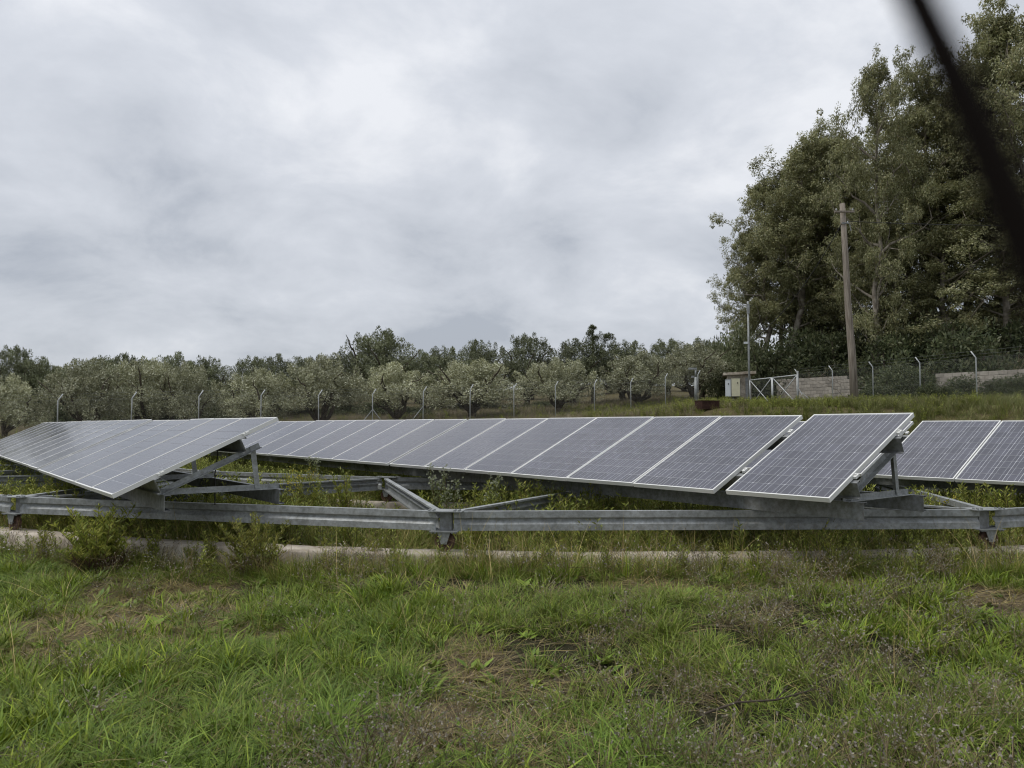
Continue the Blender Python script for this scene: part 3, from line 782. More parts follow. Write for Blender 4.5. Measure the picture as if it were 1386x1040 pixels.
OL = [(0.333,0.339,0.207),(0.425,0.431,0.287),(0.253,0.265,0.138),(0.575,0.581,0.437),(0.299,0.293,0.167)]
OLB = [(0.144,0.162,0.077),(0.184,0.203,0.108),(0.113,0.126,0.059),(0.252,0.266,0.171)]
def olive_proto(seed, pal=OL, per=92):
    """unit tree: crown about 5 m across, 4.6 m tall"""
    r = np.random.default_rng(seed); br = []
    th = r.uniform(0.35, 0.6); base = np.array([0,0,-0.2]); fork = Vector((r.uniform(-0.2,0.2), r.uniform(-0.2,0.2), th))
    br.append((wobble(base, fork, 4, 0.05, r), [0.27,0.22,0.20,0.18,0.20])); puffs = []
    nl = 6
    for i in range(nl):
        a = 2*math.pi*(i+r.uniform(-0.3,0.3))/nl; sp = r.uniform(1.0, 1.7); tip = Vector((math.cos(a)*sp, math.sin(a)*sp, r.uniform(2.3, 3.4)))
        pts = wobble(fork, tip, 4, 0.12, r); br.append((pts, [0.12,0.10,0.08,0.06,0.035]))
        for j in range(3):
            st = pts[2+j % 3]; aa = a+r.uniform(-1, 1); tt = st+Vector((math.cos(aa)*r.uniform(.3,.9), math.sin(aa)*r.uniform(.3,.9), r.uniform(.3,1.0)))
            br.append((wobble(st, tt, 3, 0.05, r), [0.05,0.035,0.025,0.012]))
    n = 0
    lob = [(np.array([math.cos(q)*1.3, math.sin(q)*1.3, r.uniform(1.5, 2.35)]), r.uniform(1.0, 1.25)) for q in np.linspace(0, 2*math.pi, 7)[:-1]+r.uniform(0,1)]
    lob += [(np.array([math.cos(q)*0.6, math.sin(q)*0.6, r.uniform(2.9, 3.35)]), r.uniform(0.9, 1.15)) for q in np.linspace(0, 2*math.pi, 4)[:-1]+r.uniform(0,1)]
    lob += [(np.array([0, 0, 2.3]), 1.2)]
    for c, R0 in lob:
        for _ in range(21):
            u = rnd_unit(r, 1)[0]
            if u[2] < -0.5: u[2] *= -0.6
            p = c + u*R0*r.uniform(0.72, 1.0)
            if p[2] < 0.6: p[2] = 0.6+r.uniform(0, .45)
            s = r.uniform(0.22, 0.40); puffs.append((p, (s, s, s)))
    # upright shoots that break the outline
    for _ in range(26):
        a = r.uniform(0, 2*math.pi); q = r.uniform(0.2, 2.1); puffs.append((np.array([math.cos(a)*q, math.sin(a)*q, 4.15-0.28*q*q+r.uniform(-.1,.35)]), (0.14, 0.14, 0.28)))
    V, F, c = crown_leaves(r, puffs, per, (0.085, 0.15), 0.36, pal, 0.9, 0.5)
    return skeleton_mesh('trunk', br, 'bark_olive'), np_mesh('crown', V, F, 'olive', col=c)
olives = [olive_proto(s) for s in range(11, 16)]
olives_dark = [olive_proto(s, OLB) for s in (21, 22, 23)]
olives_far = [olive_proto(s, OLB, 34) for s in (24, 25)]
rt = random.Random(77)
def plant_tree(name, protos, x, y, w, h, unit, label, cat, group, rz=None):
    z = tz(x, y)
    root = tag(empty(name, (x, y, z), rt.uniform(0, 6.28) if rz is None else rz), label, cat, group)
    root.scale = (w/unit[0], w/unit[0]*rt.uniform(0.92, 1.08), h/unit[1])
    tm, cm = protos
    link('trunk', tm, root); link('crown', cm, root)
    return root
fY = lambda px: 35.2*(1+0.041967*((px-693)/1040.+0.59038)/(0.074232-0.041967*(px-693)/1040.))
# px centre, px top, px width, metres behind the fence
front = [(5,508,105,4),(118,490,108,4.5),(195,486,112,5.5),(252,492,80,4.5),(348,500,108,4.5),(435,482,122,4.5),(532,494,105,5),(640,487,132,4.5),(755,486,108,4),(862,476,108,5),(938,466,95,6)]
for i, (px, py, pw, b) in enumerate(front):
    Y_ = fY(px)+b; x = atx(px, Y_); h = CAM_Z+(576-py)/1040*Y_ - tz(x, Y_)
    plant_tree('olive_tree', olives[i % 5], x, Y_, pw/1040*Y_*1.16, h*1.03, (5.0, 4.6), 'silvery olive tree with a low spreading crown just behind the fence', 'tree', 'olive trees behind the fence')
UNDER = [(px, 540+((px*29) % 13), 75, 11+((px*7) % 9)) for px in range(-40, 985, 46)]
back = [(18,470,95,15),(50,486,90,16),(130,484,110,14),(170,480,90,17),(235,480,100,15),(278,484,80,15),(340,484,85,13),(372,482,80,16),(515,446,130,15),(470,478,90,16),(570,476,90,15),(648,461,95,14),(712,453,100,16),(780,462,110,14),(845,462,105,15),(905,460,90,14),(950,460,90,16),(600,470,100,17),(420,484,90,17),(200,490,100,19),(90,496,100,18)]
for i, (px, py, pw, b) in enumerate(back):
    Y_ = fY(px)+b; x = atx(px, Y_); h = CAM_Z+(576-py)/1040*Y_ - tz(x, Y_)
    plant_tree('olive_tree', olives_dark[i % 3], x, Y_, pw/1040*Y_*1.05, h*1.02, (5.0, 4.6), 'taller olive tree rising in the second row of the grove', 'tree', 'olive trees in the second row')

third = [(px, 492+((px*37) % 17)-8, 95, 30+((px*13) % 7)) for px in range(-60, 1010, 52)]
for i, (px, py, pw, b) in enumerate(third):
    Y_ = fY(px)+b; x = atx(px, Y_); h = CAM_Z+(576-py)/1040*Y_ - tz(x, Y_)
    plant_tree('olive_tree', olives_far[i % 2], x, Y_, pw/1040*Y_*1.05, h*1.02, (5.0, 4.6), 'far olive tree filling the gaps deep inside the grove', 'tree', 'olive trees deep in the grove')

# dark conifer top rising out of the grove
def conifer():
    r = np.random.default_rng(5); br = [([(0,0,-.3),(0,0,8)], [0.2,0.03])]; puffs = []
    for (x, z, s) in ((0,7.9,.22),(0,7.4,.35),(-.25,6.9,.5),(.3,6.9,.4),(.95,7.0,.35),(1.1,6.7,.4),(.7,6.4,.55),(-.5,6.2,.6),(0,6.1,.7),(.3,5.5,.8),(-.3,5.2,.8),(.9,5.6,.6),(0,4.5,.9),(-.6,4.4,.7),(.7,4.5,.8)):
        for _ in range(9): puffs.append((np.array([x, 0, z])+r.normal(size=3)*s*np.array([.55,.4,.5]), (s*.22, s*.22, s*.5)))
    V, F, c = crown_leaves(r, puffs, 42, (0.12, 0.24), 0.2, [(0.12,0.14,0.07),(0.16,0.175,0.09)], 0.9, 0.8)
    return skeleton_mesh('trunk', br, 'bark_olive'), np_mesh('crown', V, F, 'euc', col=c)
Y_ = fY(803)+13; x = atx(803, Y_)
plant_tree('conifer_tree', conifer(), x, Y_, 1.15, CAM_Z+(576-440)/1040*Y_-tz(x, Y_), (1.0, 8.1), 'small dark conifer poking above the olive grove', 'tree', None, 0.0)

EU = [(0.215,0.225,0.10),(0.27,0.28,0.13),(0.34,0.345,0.18),(0.17,0.18,0.08),(0.28,0.255,0.12),(0.42,0.415,0.25)]
def euc_proto(seed, H=22.0, Wd=8.0, low=0.25):
    r = np.random.default_rng(seed); br = []; puffs = []
    top = Vector((r.uniform(-1,1), r.uniform(-1,1), H*0.95)); tr = wobble((0,0,-0.4), top, 8, 0.28, r)
    br.append((tr, list(np.linspace(0.33, 0.05, 9))))
    def tp(t):
        f = t*8; i = min(7, int(f)); return tr[i].lerp(tr[i+1], f-i)
    def bough(q, Rb):
        for _ in range(10):
            u = rnd_unit(r, 1)[0]*np.array([1, 1, 0.75]); s = Rb*r.uniform(0.30, 0.52); puffs.append((np.array(q)+u*Rb*r.uniform(0.5, 1.0), (s*1.1, s*1.1, s*0.8)))
        for _ in range(4):
            u = rnd_unit(r, 1)[0]; s = Rb*r.uniform(0.16, 0.30); puffs.append((np.array(q)+u*Rb*r.uniform(1.0, 1.5)-np.array([0, 0, 0.15*Rb]), (s*1.3, s*1.3, s*1.5)))
    nb = 25
    for i in range(nb):
        t = low + (0.97-low)*(i+r.uniform(0,1))/nb; st = tp(t); a = i*2.4+r.uniform(-.5,.5)
        env = math.sin(math.pi*min(1, max(0.10, (t-low+0.10)/(1.08-low))))**0.6
        ln = Wd*0.5*env*r.uniform(0.65, 1.12)
        tip = st+Vector((math.cos(a)*ln, math.sin(a)*ln, ln*r.uniform(0.35, 0.85)))
        pts = wobble(st, tip, 4, ln*0.05, r); br.append((pts, [0.11,0.085,0.06,0.04,0.02]))
        for j in range(3):
            k = (0.45, 0.75, 1.0)[j]*4*r.uniform(0.9, 1.0); ii = min(3, int(k)); s0 = pts[ii].lerp(pts[ii+1], k-ii)
            q = s0+Vector(r.normal(size=3))*ln*0.20+Vector((0,0,r.uniform(0.2,.8)))
            br.append((wobble(s0, q, 2, 0.05, r), [0.035,0.024,0.010])); bough(q, r.uniform(0.7, 1.25)*(0.7+0.3*env))
    for _ in range(4): bough(top+Vector(r.normal(size=3))*0.9, r.uniform(0.7, 1.1))
    V, F, c = crown_leaves(r, puffs, 50, (0.14, 0.25), 0.38, EU, 0.5, 0.1, 0.5)
    return skeleton_mesh('trunk', br, 'bark_euc'), np_mesh('crown', V, F, 'euc', col=c)
eucs = [euc_proto(s, 22.0, 9.0, lw) for s, lw in ((31, .22), (32, .28), (33, .18), (34, .35))]
# px centre, px top, px width, depth
ev = [(1072,192,165,67),(1038,236,115,69),(1015,305,85,70),(1055,290,110,74),(1100,200,120,75),(1128,165,150,68),(1192,66,120,57),(1262,70,150,60),(1345,30,160,60),(1225,150,190,64),(1310,90,190,62),(1395,5,190,58),(1160,205,150,66),(1105,265,120,70),(1280,235,190,58),(1375,200,190,56),(1180,300,130,62)]
for i, (px, py, pw, Y_) in enumerate(ev):
    x = atx(px, Y_); h = CAM_Z+(576-py)/1040*Y_ - tz(x, Y_)
    plant_tree('eucalyptus_tree', eucs[i % 4], x, Y_, pw/1040*Y_*1.0, h, (9.0, 22.0), 'tall eucalyptus tree of the grove behind the wooden utility pole', 'tree', 'eucalyptus trees behind the fence')

# broad shrubs below the eucalyptus and beside the hut
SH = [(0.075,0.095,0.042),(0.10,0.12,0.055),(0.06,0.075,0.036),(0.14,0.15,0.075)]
def shrub_proto(seed, pal, per=75):
    r = np.random.default_rng(seed); br = []; puffs = []
    for i in range(7):
        a = i*0.9+r.uniform(-.3,.3); tip = Vector((math.cos(a)*r.uniform(.3,.9), math.sin(a)*r.uniform(.3,.9), r.uniform(.9,1.6)))
        br.append((wobble((0,0,-.1), tip, 3, 0.06, r), [0.05,0.04,0.03,0.012]))
    for _ in range(95):
        u = rnd_unit(r, 1)[0]; u[2] = abs(u[2]); p = u*np.array([1.15,1.15,1.5])*r.uniform(0.45, 1.0)+np.array([0,0,0.3])
        s = r.uniform(0.18, 0.34); puffs.append((p, (s, s, s)))
    V, F, c = crown_leaves(r, puffs, per, (0.08, 0.15), 0.42, pal, 0.7, 0.2)
    return skeleton_mesh('stems', br, 'bark_olive'), np_mesh('foliage', V, F, 'euc', col=c)
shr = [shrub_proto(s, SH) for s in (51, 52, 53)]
shl = [shrub_proto(s, [(0.14,0.165,0.075),(0.19,0.21,0.11),(0.11,0.13,0.06),(0.25,0.26,0.15)]) for s in (54, 55)]
def shrub(pr, px, py, pw, Y_, label, group, name='shrub'):
    x = atx(px, Y_); z = tz(x, Y_); h = CAM_Z+(576-py)/1040*Y_-z
    root = tag(empty(name, (x, Y_, z), rt.uniform(0, 6.28)), label, 'shrub', group)
    s = pw/1040*Y_/2.5; root.scale = (s, s, h/1.85)
    link('stems', pr[0], root); link('foliage', pr[1], root)
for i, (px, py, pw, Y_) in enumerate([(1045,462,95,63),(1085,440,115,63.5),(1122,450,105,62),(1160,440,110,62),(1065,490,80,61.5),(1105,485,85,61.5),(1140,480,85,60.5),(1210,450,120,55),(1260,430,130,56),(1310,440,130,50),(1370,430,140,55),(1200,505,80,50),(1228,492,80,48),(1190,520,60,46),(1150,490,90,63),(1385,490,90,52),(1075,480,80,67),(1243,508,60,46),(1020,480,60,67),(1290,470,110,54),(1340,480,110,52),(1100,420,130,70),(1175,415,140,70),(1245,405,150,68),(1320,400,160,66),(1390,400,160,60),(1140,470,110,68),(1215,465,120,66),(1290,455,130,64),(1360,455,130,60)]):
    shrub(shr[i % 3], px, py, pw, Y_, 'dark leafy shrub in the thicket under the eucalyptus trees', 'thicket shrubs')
for i, (px, py, pw, Y_) in enumerate([(1003,436,80,66),(975,456,70,68),(1030,455,70,64),(990,480,70,60)]):
    shrub(shl[i % 2], px, py, pw, Y_, 'lighter green rounded tree-like shrub rising behind the hut', 'shrubs behind the hut')
for i, (px, py, pw, Y_) in enumerate([(1305,508,70,38.5),(1283,522,40,37),(1352,512,50,37.5),(1380,505,60,36.5),(1262,516,45,38)]):
    shrub(shr[i % 3], px, py, pw, Y_, 'blue-green shrub growing at the foot of the fence before the pale wall', 'shrubs at the fence foot')

for i, (px, py, pw, b) in enumerate(UNDER):
    shrub(shr[i % 3], px, py, pw, fY(px)+b, 'low dark shrub of the undergrowth between the olive trunks', 'undergrowth shrubs of the olive grove')
# dead cane thicket (leaning tan stalks) behind the fence
def canes(name, spots, n, seed, label):
    r = np.random.default_rng(seed); m = MB(); x0, y0 = spots[0][0], spots[0][1]
    for (x, y, sp, hh, lean) in spots:
        for _ in range(n):
            bx = x+r.uniform(-sp, sp); by = y+r.uniform(-sp, sp)*0.4; z = tz(bx, by); h = hh*r.uniform(0.5, 1.1)
            l = r.normal()*0.5+lean; b0 = Vector((bx, by, z-0.1)); b2 = b0+Vector((l*h*0.8, r.normal()*0.2*h, h)); b1 = b0.lerp(b2, 0.5)+Vector((-l*0.12*h, 0, 0.12*h))
            m.tube([b0, b1, b2], [0.016, 0.013, 0.006], 3, False)
    tag(m.build(name, 'cane'), label, 'cane thicket', kind='stuff')
principled('cane', (0.13, 0.095, 0.062), 0.8, 0, 0.2, (0.8, (0.21, 0.165, 0.115), 0.4, 0.6))
canes('dead_canes', [(atx(p, y), y, s, h, l) for p, y, s, h, l in ((1100,60,1.8,3.2,-.4),(1070,62,1.3,2.8,-.3),(1125,59,1.1,2.8,-.5),(1215,54,1.8,3.0,-.6),(1180,56,1.3,2.6,-.5),(1290,52,2.4,3.4,0),(1345,50,2.4,3.6,.15),(1380,49,1.8,3.8,.25),(1250,53,1.5,2.8,-.3))], 34, 3, 'thicket of dead tan canes leaning behind the fence')

# ------------------------------------------------------------------ grass and weeds
def blades(r, n, rad, h, w, lean, curl, pal, seg=3, flat=0.0, zb0=-0.01):
    """n grass blades in a tuft: arrays of vertices, triangles/quads as quads, colours"""
    a = r.uniform(0, 2*math.pi, n); q = rad*np.sqrt(r.uniform(0, 1, n))
    bx, by = q*np.cos(a), q*np.sin(a)
    da = a + r.normal(0, 0.9, n); dx, dy = np.cos(da), np.sin(da)
    H = r.uniform(*h, n); Wd = r.uniform(*w, n); le = np.abs(r.normal(lean, lean*0.6+0.05, n)); cu = np.abs(r.normal(curl, curl*0.7+0.05, n))
    px_, py_ = -dy, dx; V = []
    tw = r.uniform(-0.5, 0.5, n)
    for s in range(seg+1):
        t = s/seg; ho = (le*t + cu*t*t)*H; z = H*t*(1-0.35*np.minimum(cu, 1.2)*t)*(1-flat) + zb0
        ww = Wd*0.5*(1-t**2.2)*(0.55+0.9*t if t < 0.5 else 1.0) + 0.0004
        cx_ = bx+dx*ho; cy_ = by+dy*ho
        V.append(np.stack([cx_-px_*ww, cy_-py_*ww, z+tw*ww], 1)); V.append(np.stack([cx_+px_*ww, cy_+py_*ww, z-tw*ww], 1))
    V = np.stack(V, 1); k = 2*(seg+1); base = (np.arange(n)*k)[:, None]
    F = np.concatenate([base+np.array([2*s, 2*s+1, 2*s+3, 2*s+2]) for s in range(seg)], 1).reshape(-1, 4)
    pi = r.integers(0, len(pal), n); col = np.array(pal)[pi]*r.uniform(0.75, 1.25, (n, 1))
    return V.reshape(-1, 3), F, np.repeat(col, k, axis=0)
def merge(parts):
    V, F, Cc = [], [], []; k = 0
    for v, f, c in parts: V.append(v); F.append(f+k); Cc.append(c); k += len(v)
    return np.concatenate(V), np.concatenate(F), np.concatenate(Cc)
GREEN = [(0.149,0.216,0.030),(0.196,0.269,0.036),(0.109,0.170,0.025),(0.241,0.292,0.046),(0.172,0.211,0.042)]
LUSH = [(0.144,0.211,0.019),(0.190,0.252,0.023),(0.121,0.181,0.019),(0.230,0.275,0.030)]
BLUE = [(0.138,0.216,0.030),(0.178,0.263,0.039),(0.098,0.164,0.025)]
STRAW = [(0.36,0.28,0.112),(0.29,0.225,0.092),(0.43,0.34,0.152)]
GREY = [(0.165,0.13,0.072),(0.205,0.165,0.092),(0.12,0.092,0.052),(0.245,0.195,0.112)]
OLIVEG = [(0.179,0.190,0.038),(0.218,0.213,0.048),(0.140,0.161,0.032),(0.269,0.236,0.068)]
def weed_sprig(r, h, nst, L, asp, pal, spread, stem_col, heads=None, per=26, low=0.65):
    """upright leafy stems: narrow leaves all the way up each stem, optional flower heads"""
    parts = []
    for _ in range(nst):
        a = r.uniform(0, 6.28); hh = h*r.uniform(low, 1.05); sp = spread*r.uniform(0.1, 1.0)
        tip = np.array([math.cos(a)*sp, math.sin(a)*sp, hh]); b0 = np.array([math.cos(a)*sp*0.25, math.sin(a)*sp*0.25, -0.02])
        ts = np.linspace(0, 1, 5); pts = b0+(tip-b0)*ts[:, None]; pts[:, :2] *= (0.6+0.4*ts**1.5)[:, None]
        wv = 0.006*(1-ts*0.6); V = np.concatenate([np.stack([pts-np.array([1,0,0])*wv[:, None], pts+np.array([0.3,0.9,0])*wv[:, None]], 1).reshape(-1, 3)])
        F = np.array([[2*i, 2*i+1, 2*i+3, 2*i+2] for i in range(4)]); parts.append((V, F, np.tile(np.array(stem_col), (len(V), 1))))
        n = int(per*r.uniform(0.8, 1.2)); t = r.uniform(0.12, 1.0, n); p = np.stack([np.interp(t, ts, pts[:, k]) for k in range(3)], 1)
        an = r.uniform(0, 6.28, n); u = np.stack([np.cos(an), np.sin(an), r.uniform(0.4, 1.4, n)], 1); u /= np.linalg.norm(u, axis=1, keepdims=True)
        nn = np.cross(u, rnd_unit(r, n)); nn /= np.linalg.norm(nn, axis=1, keepdims=True)
        ll = r.uniform(*L, n)*(1.15-0.5*t); V, F = leaf_cards(p, u, nn, ll, ll*asp)
        pi = r.integers(0, len(pal), n); c = np.array(pal)[pi]*r.uniform(0.8, 1.2, (n, 1)); parts.append((V, F, np.repeat(c, 4, 0)))
        if heads:
            hn = heads[1]; p = tip+r.normal(size=(hn, 3))*np.array([.03,.03,.035])+np.array([0,0,.0]); u = rnd_unit(r, hn)
            nn = np.cross(u, rnd_unit(r, hn)); nn /= np.linalg.norm(nn, axis=1, keepdims=True); ll = r.uniform(*heads[2], hn)
            V, F = leaf_cards(p, u, nn, ll, ll*0.8); parts.append((V, F, np.tile(np.array(heads[0]), (len(V), 1))*np.repeat(r.uniform(0.8, 1.15, (hn, 1)), 4, 0)))
    return merge(parts)
def dry_weed(r, h, nst):
    """grey, branched dead stems with small seed heads"""
    parts = []
    for _ in range(nst):
        a = r.uniform(0, 6.28); hh = h*r.uniform(0.5, 1.0); b0 = np.array([r.normal()*0.03, r.normal()*0.03, -0.01]); tip = b0+np.array([math.cos(a)*hh*0.5, math.sin(a)*hh*0.5, hh])
        segs = [(b0, tip, 0.0022)]
        for _ in range(4):
            t = r.uniform(0.35, 0.95); s0 = b0+(tip-b0)*t; e1 = s0+np.array([r.normal()*0.07, r.normal()*0.07, r.uniform(0.02, 0.10)]); segs.append((s0, e1, 0.0014))
        for p, q, w in segs:
            sv = np.cross(q-p, r.normal(size=3)); sv = sv/(np.linalg.norm(sv)+1e-9)*w
            parts.append((np.array([p-sv, p+sv, q+sv*0.6, q-sv*0.6]), np.array([[0,1,2,3]]), np.tile(np.array(GREY[r.integers(0, 4)]), (4, 1))))
            n = 3; pp = np.tile(q, (n, 1)); u = rnd_unit(r, n); nn = np.cross(u, rnd_unit(r, n)); nn /= np.linalg.norm(nn, axis=1, keepdims=True)
            ll = r.uniform(0.006, 0.014, n); V, F = leaf_cards(pp, u, nn, ll, ll*0.8); c = np.array([(0.26,0.235,0.19)])*r.uniform(0.7, 1.4, (n, 1)); parts.append((V, F, np.repeat(c, 4, 0)))
    return merge(parts)
def rosette(r, n, L, asp, pal):
    a = r.uniform(0, 6.28, n); u = np.stack([np.cos(a), np.sin(a), r.uniform(0.15, 0.9, n)], 1); u /= np.linalg.norm(u, axis=1, keepdims=True)
    nn = np.cross(np.cross(u, np.array([0,0,1.0])), u); nn /= np.linalg.norm(nn, axis=1, keepdims=True)
    p = r.normal(size=(n, 3))*np.array([.02,.02,0]); ll = r.uniform(*L, n); V, F = leaf_cards(p, u, nn, ll, ll*asp)
    c = np.array(pal)[r.integers(0, len(pal), n)]*r.uniform(0.8, 1.2, (n, 1)); return V, F, np.repeat(c, 4, 0)

rg = np.random.default_rng(2024)
TYPES = {}
protos = bpy.data.collections.new('vegetation_sources')      # source tufts for the scattered grass, never linked to the scene
def proto(kind, data):
    i = len(protos.objects); me = np_mesh('tuft', *data[:2], 'grass', col=data[2])
    o = bpy.data.objects.new('tuft_%03d' % i, me); protos.objects.link(o); TYPES.setdefault(kind, []).append(i)
for _ in range(5): proto('fine', merge([blades(rg, 52, 0.10, (0.06, 0.16), (0.0035, 0.0065), 0.4, 0.6, GREEN), blades(rg, 14, 0.10, (0.05, 0.13), (0.002, 0.004), 0.6, 0.6, GREY+STRAW)]))
for _ in range(4): proto('blue', blades(rg, 46, 0.10, (0.06, 0.16), (0.004, 0.008), 0.5, 0.8, BLUE))
for _ in range(5): proto('broad', merge([blades(rg, 22, 0.08, (0.08, 0.17), (0.008, 0.015), 0.30, 0.40, LUSH), blades(rg, 14, 0.08, (0.06, 0.14), (0.004, 0.007), 0.4, 0.4, GREEN)]))
for _ in range(5): proto('thatch', merge([blades(rg, 60, 0.13, (0.05, 0.16), (0.0015, 0.004), 1.0, 0.5, GREY, flat=0.72), blades(rg, 26, 0.13, (0.05, 0.15), (0.0015, 0.0035), 0.9, 0.5, STRAW, flat=0.6), blades(rg, 14, 0.12, (0.03, 0.09), (0.002, 0.004), 0.5, 0.4, OLIVEG)]))
for _ in range(4): proto('dry', dry_weed(rg, 0.24, 7))
for _ in range(3): proto('rosette', rosette(rg, 13, (0.05, 0.11), 0.36, GREEN+BLUE))
for _ in range(4): proto('stalk', blades(rg, 5, 0.06, (0.30, 0.55), (0.002, 0.004), 0.25, 0.25, STRAW, 4))
for _ in range(5): proto('tall', merge([blades(rg, 42, 0.11, (0.18, 0.42), (0.004, 0.008), 0.32, 0.45, OLIVEG+GREEN, 4), blades(rg, 10, 0.12, (0.2, 0.5), (0.002, 0.004), 0.4, 0.5, STRAW, 4)]))
for _ in range(3): proto('tallgreen', merge([blades(rg, 40, 0.10, (0.16, 0.36), (0.005, 0.010), 0.28, 0.45, LUSH+GREEN, 4), blades(rg, 6, 0.12, (0.2, 0.45), (0.002, 0.004), 0.4, 0.5, STRAW, 4)]))
for _ in range(4): proto('sprig', weed_sprig(rg, 0.42, 6, (0.045, 0.09), 0.24, [(0.235,0.275,0.055),(0.31,0.325,0.07),(0.18,0.22,0.05)], 0.15, (0.12,0.11,0.05), per=22))
for _ in range(4): proto('reedgrass', merge([blades(rg, 60, 0.22, (0.35, 0.85), (0.008, 0.016), 0.22, 0.35, [(0.18,0.20,0.065),(0.22,0.235,0.08),(0.145,0.17,0.055),(0.29,0.26,0.13)], 4)]))
for _ in range(3): proto('drygrass', merge([blades(rg, 60, 0.25, (0.30, 0.75), (0.006, 0.012), 0.25, 0.35, [(0.30,0.25,0.17),(0.24,0.20,0.14),(0.36,0.30,0.20),(0.19,0.18,0.10)], 4)]))
for _ in range(2): proto('flower', merge([blades(rg, 7, 0.05, (0.12, 0.26), (0.0015, 0.0025), 0.25, 0.2, GREEN), (lambda p, u: (lambda V, F: (V, F, np.tile(np.array([0.52,0.47,0.56]), (len(V), 1))))(*leaf_cards(p, u, np.tile(np.array([0,0,1.0]), (len(p), 1))+0.01, np.full(len(p), 0.012), np.full(len(p), 0.008))))(np.repeat(rg.normal(size=(6, 3))*np.array([.05,.05,.03])+np.array([0,0,.2]), 6, 0), np.stack([np.tile(np.cos(np.arange(6)*1.047), 6), np.tile(np.sin(np.arange(6)*1.047), 6), np.full(36, .15)], 1))]))

gn = bpy.data.node_groups.new('scatter_tufts', 'GeometryNodeTree')
gn.interface.new_socket('Geometry', in_out='INPUT', socket_type='NodeSocketGeometry')
gn.interface.new_socket('Geometry', in_out='OUTPUT', socket_type='NodeSocketGeometry')
gi = gn.nodes.new('NodeGroupInput'); go = gn.nodes.new('NodeGroupOutput')
iop = gn.nodes.new('GeometryNodeInstanceOnPoints'); iop.inputs['Pick Instance'].default_value = True
ci = gn.nodes.new('GeometryNodeCollectionInfo'); ci.inputs['Collection'].default_value = protos
ci.inputs['Separate Children'].default_value = True; ci.inputs['Reset Children'].default_value = True
def na(name, dt):
    n = gn.nodes.new('GeometryNodeInputNamedAttribute'); n.data_type = dt; n.inputs['Name'].default_value = name; return n.outputs[0]
gn.links.new(gi.outputs[0], iop.inputs['Points']); gn.links.new(ci.outputs[0], iop.inputs['Instance'])
gn.links.new(na('kind_index', 'INT'), iop.inputs['Instance Index']); gn.links.new(na('turn', 'FLOAT_VECTOR'), iop.inputs['Rotation'])
gn.links.new(na('size', 'FLOAT_VECTOR'), iop.inputs['Scale']); gn.links.new(iop.outputs[0], go.inputs[0])

def scatter(name, label, pts):
    """pts: list of (x, y, type, scale) arrays"""
    xs = np.concatenate([p[0] for p in pts]); ys = np.concatenate([p[1] for p in pts])
    ids = np.concatenate([np.array(TYPES[p[2]])[rg.integers(0, len(TYPES[p[2]]), len(p[0]))] for p in pts]); sz = np.concatenate([p[3] for p in pts])
    zs = terrain(xs, ys); n = len(xs); me = bpy.data.meshes.new(name)
    me.vertices.add(n); me.vertices.foreach_set('co', np.stack([xs, ys, zs], 1).astype(np.float32).ravel())
    a = me.attributes.new('kind_index', 'INT', 'POINT'); a.data.foreach_set('value', ids.astype(np.int32))
    a = me.attributes.new('turn', 'FLOAT_VECTOR', 'POINT'); a.data.foreach_set('vector', np.stack([rg.normal(0, .08, n), rg.normal(0, .08, n), rg.uniform(0, 6.28, n)], 1).astype(np.float32).ravel())
    a = me.attributes.new('size', 'FLOAT_VECTOR', 'POINT'); a.data.foreach_set('vector', (np.stack([sz, sz, sz*rg.uniform(0.85, 1.15, n)], 1)).astype(np.float32).ravel())
    o = tag(link(name, me), label, 'grass', kind='stuff'); md = o.modifiers.new('scatter', 'NODES'); md.node_group = gn
    return o
def cand(n, x0, x1, y0, y1, cone=None):
    x = rg.uniform(x0, x1, n); y = rg.uniform(y0, y1, n)
    if cone is not None:
        k = np.abs(x) < cone*y+1.2; x, y = x[k], y[k]
    return x, y
def keep(x, y, prob):
    k = rg.uniform(0, 1, len(x)) < prob; return x[k], y[k]
def rr(x, y): return np.hypot(x-RC[0], y-RC[1])
def scl(x, lo, hi): return rg.uniform(lo, hi, len(x))

# the near meadow, between the camera and the track
P = []
def near(n, typ, prob, lo, hi):
    x, y = cand(n, -8.5, 8.5, 1.6, 10.5, 0.80); r_ = rr(x, y); k = r_ > RR+0.19; x, y = x[k], y[k]
    x, y = keep(x, y, prob(x, y)); P.append((x, y, typ, scl(x, lo, hi)))
lushm = lambda x, y: fbm(x, y, 0.55, 21); m3 = lambda x, y: fbm(x, y, 1.3, 47)
near(14000, 'fine', lambda x, y: (0.30+0.7*ss(0.35, 0.6, m3(x, y)))*(1-0.85*bare(x, y)), 0.5, 1.0)
near(10000, 'blue', lambda x, y: ss(0.48, 0.64, fbm(x, y, 0.6, 61))*(1-0.7*bare(x, y)), 0.5, 1.0)
near(11000, 'broad', lambda x, y: 0.85*ss(0.47, 0.60, lushm(x, y)+0.03*ss(6.5, 5, y))*(1-0.8*bare(x, y)), 0.55, 1.05)
near(12000, 'thatch', lambda x, y: 0.14+0.6*bare(x, y), 0.7, 1.25)
near(6000, 'dry', lambda x, y: 0.05+0.5*ss(0.52, 0.68, fbm(x, y, 0.5, 71)), 0.6, 1.1)
near(5000, 'rosette', lambda x, y: 0.2+0.3*bare(x, y), 0.6, 1.2)
near(700, 'stalk', lambda x, y: 0.25+0*x, 0.5, 0.9)
near(600, 'flower', lambda x, y: ss(6.6, 7.6, y)*ss(-0.5, -2.5, x), 0.7, 1.1)
scatter('meadow_grass', 'short mixed meadow grass with dry patches in the foreground', P)

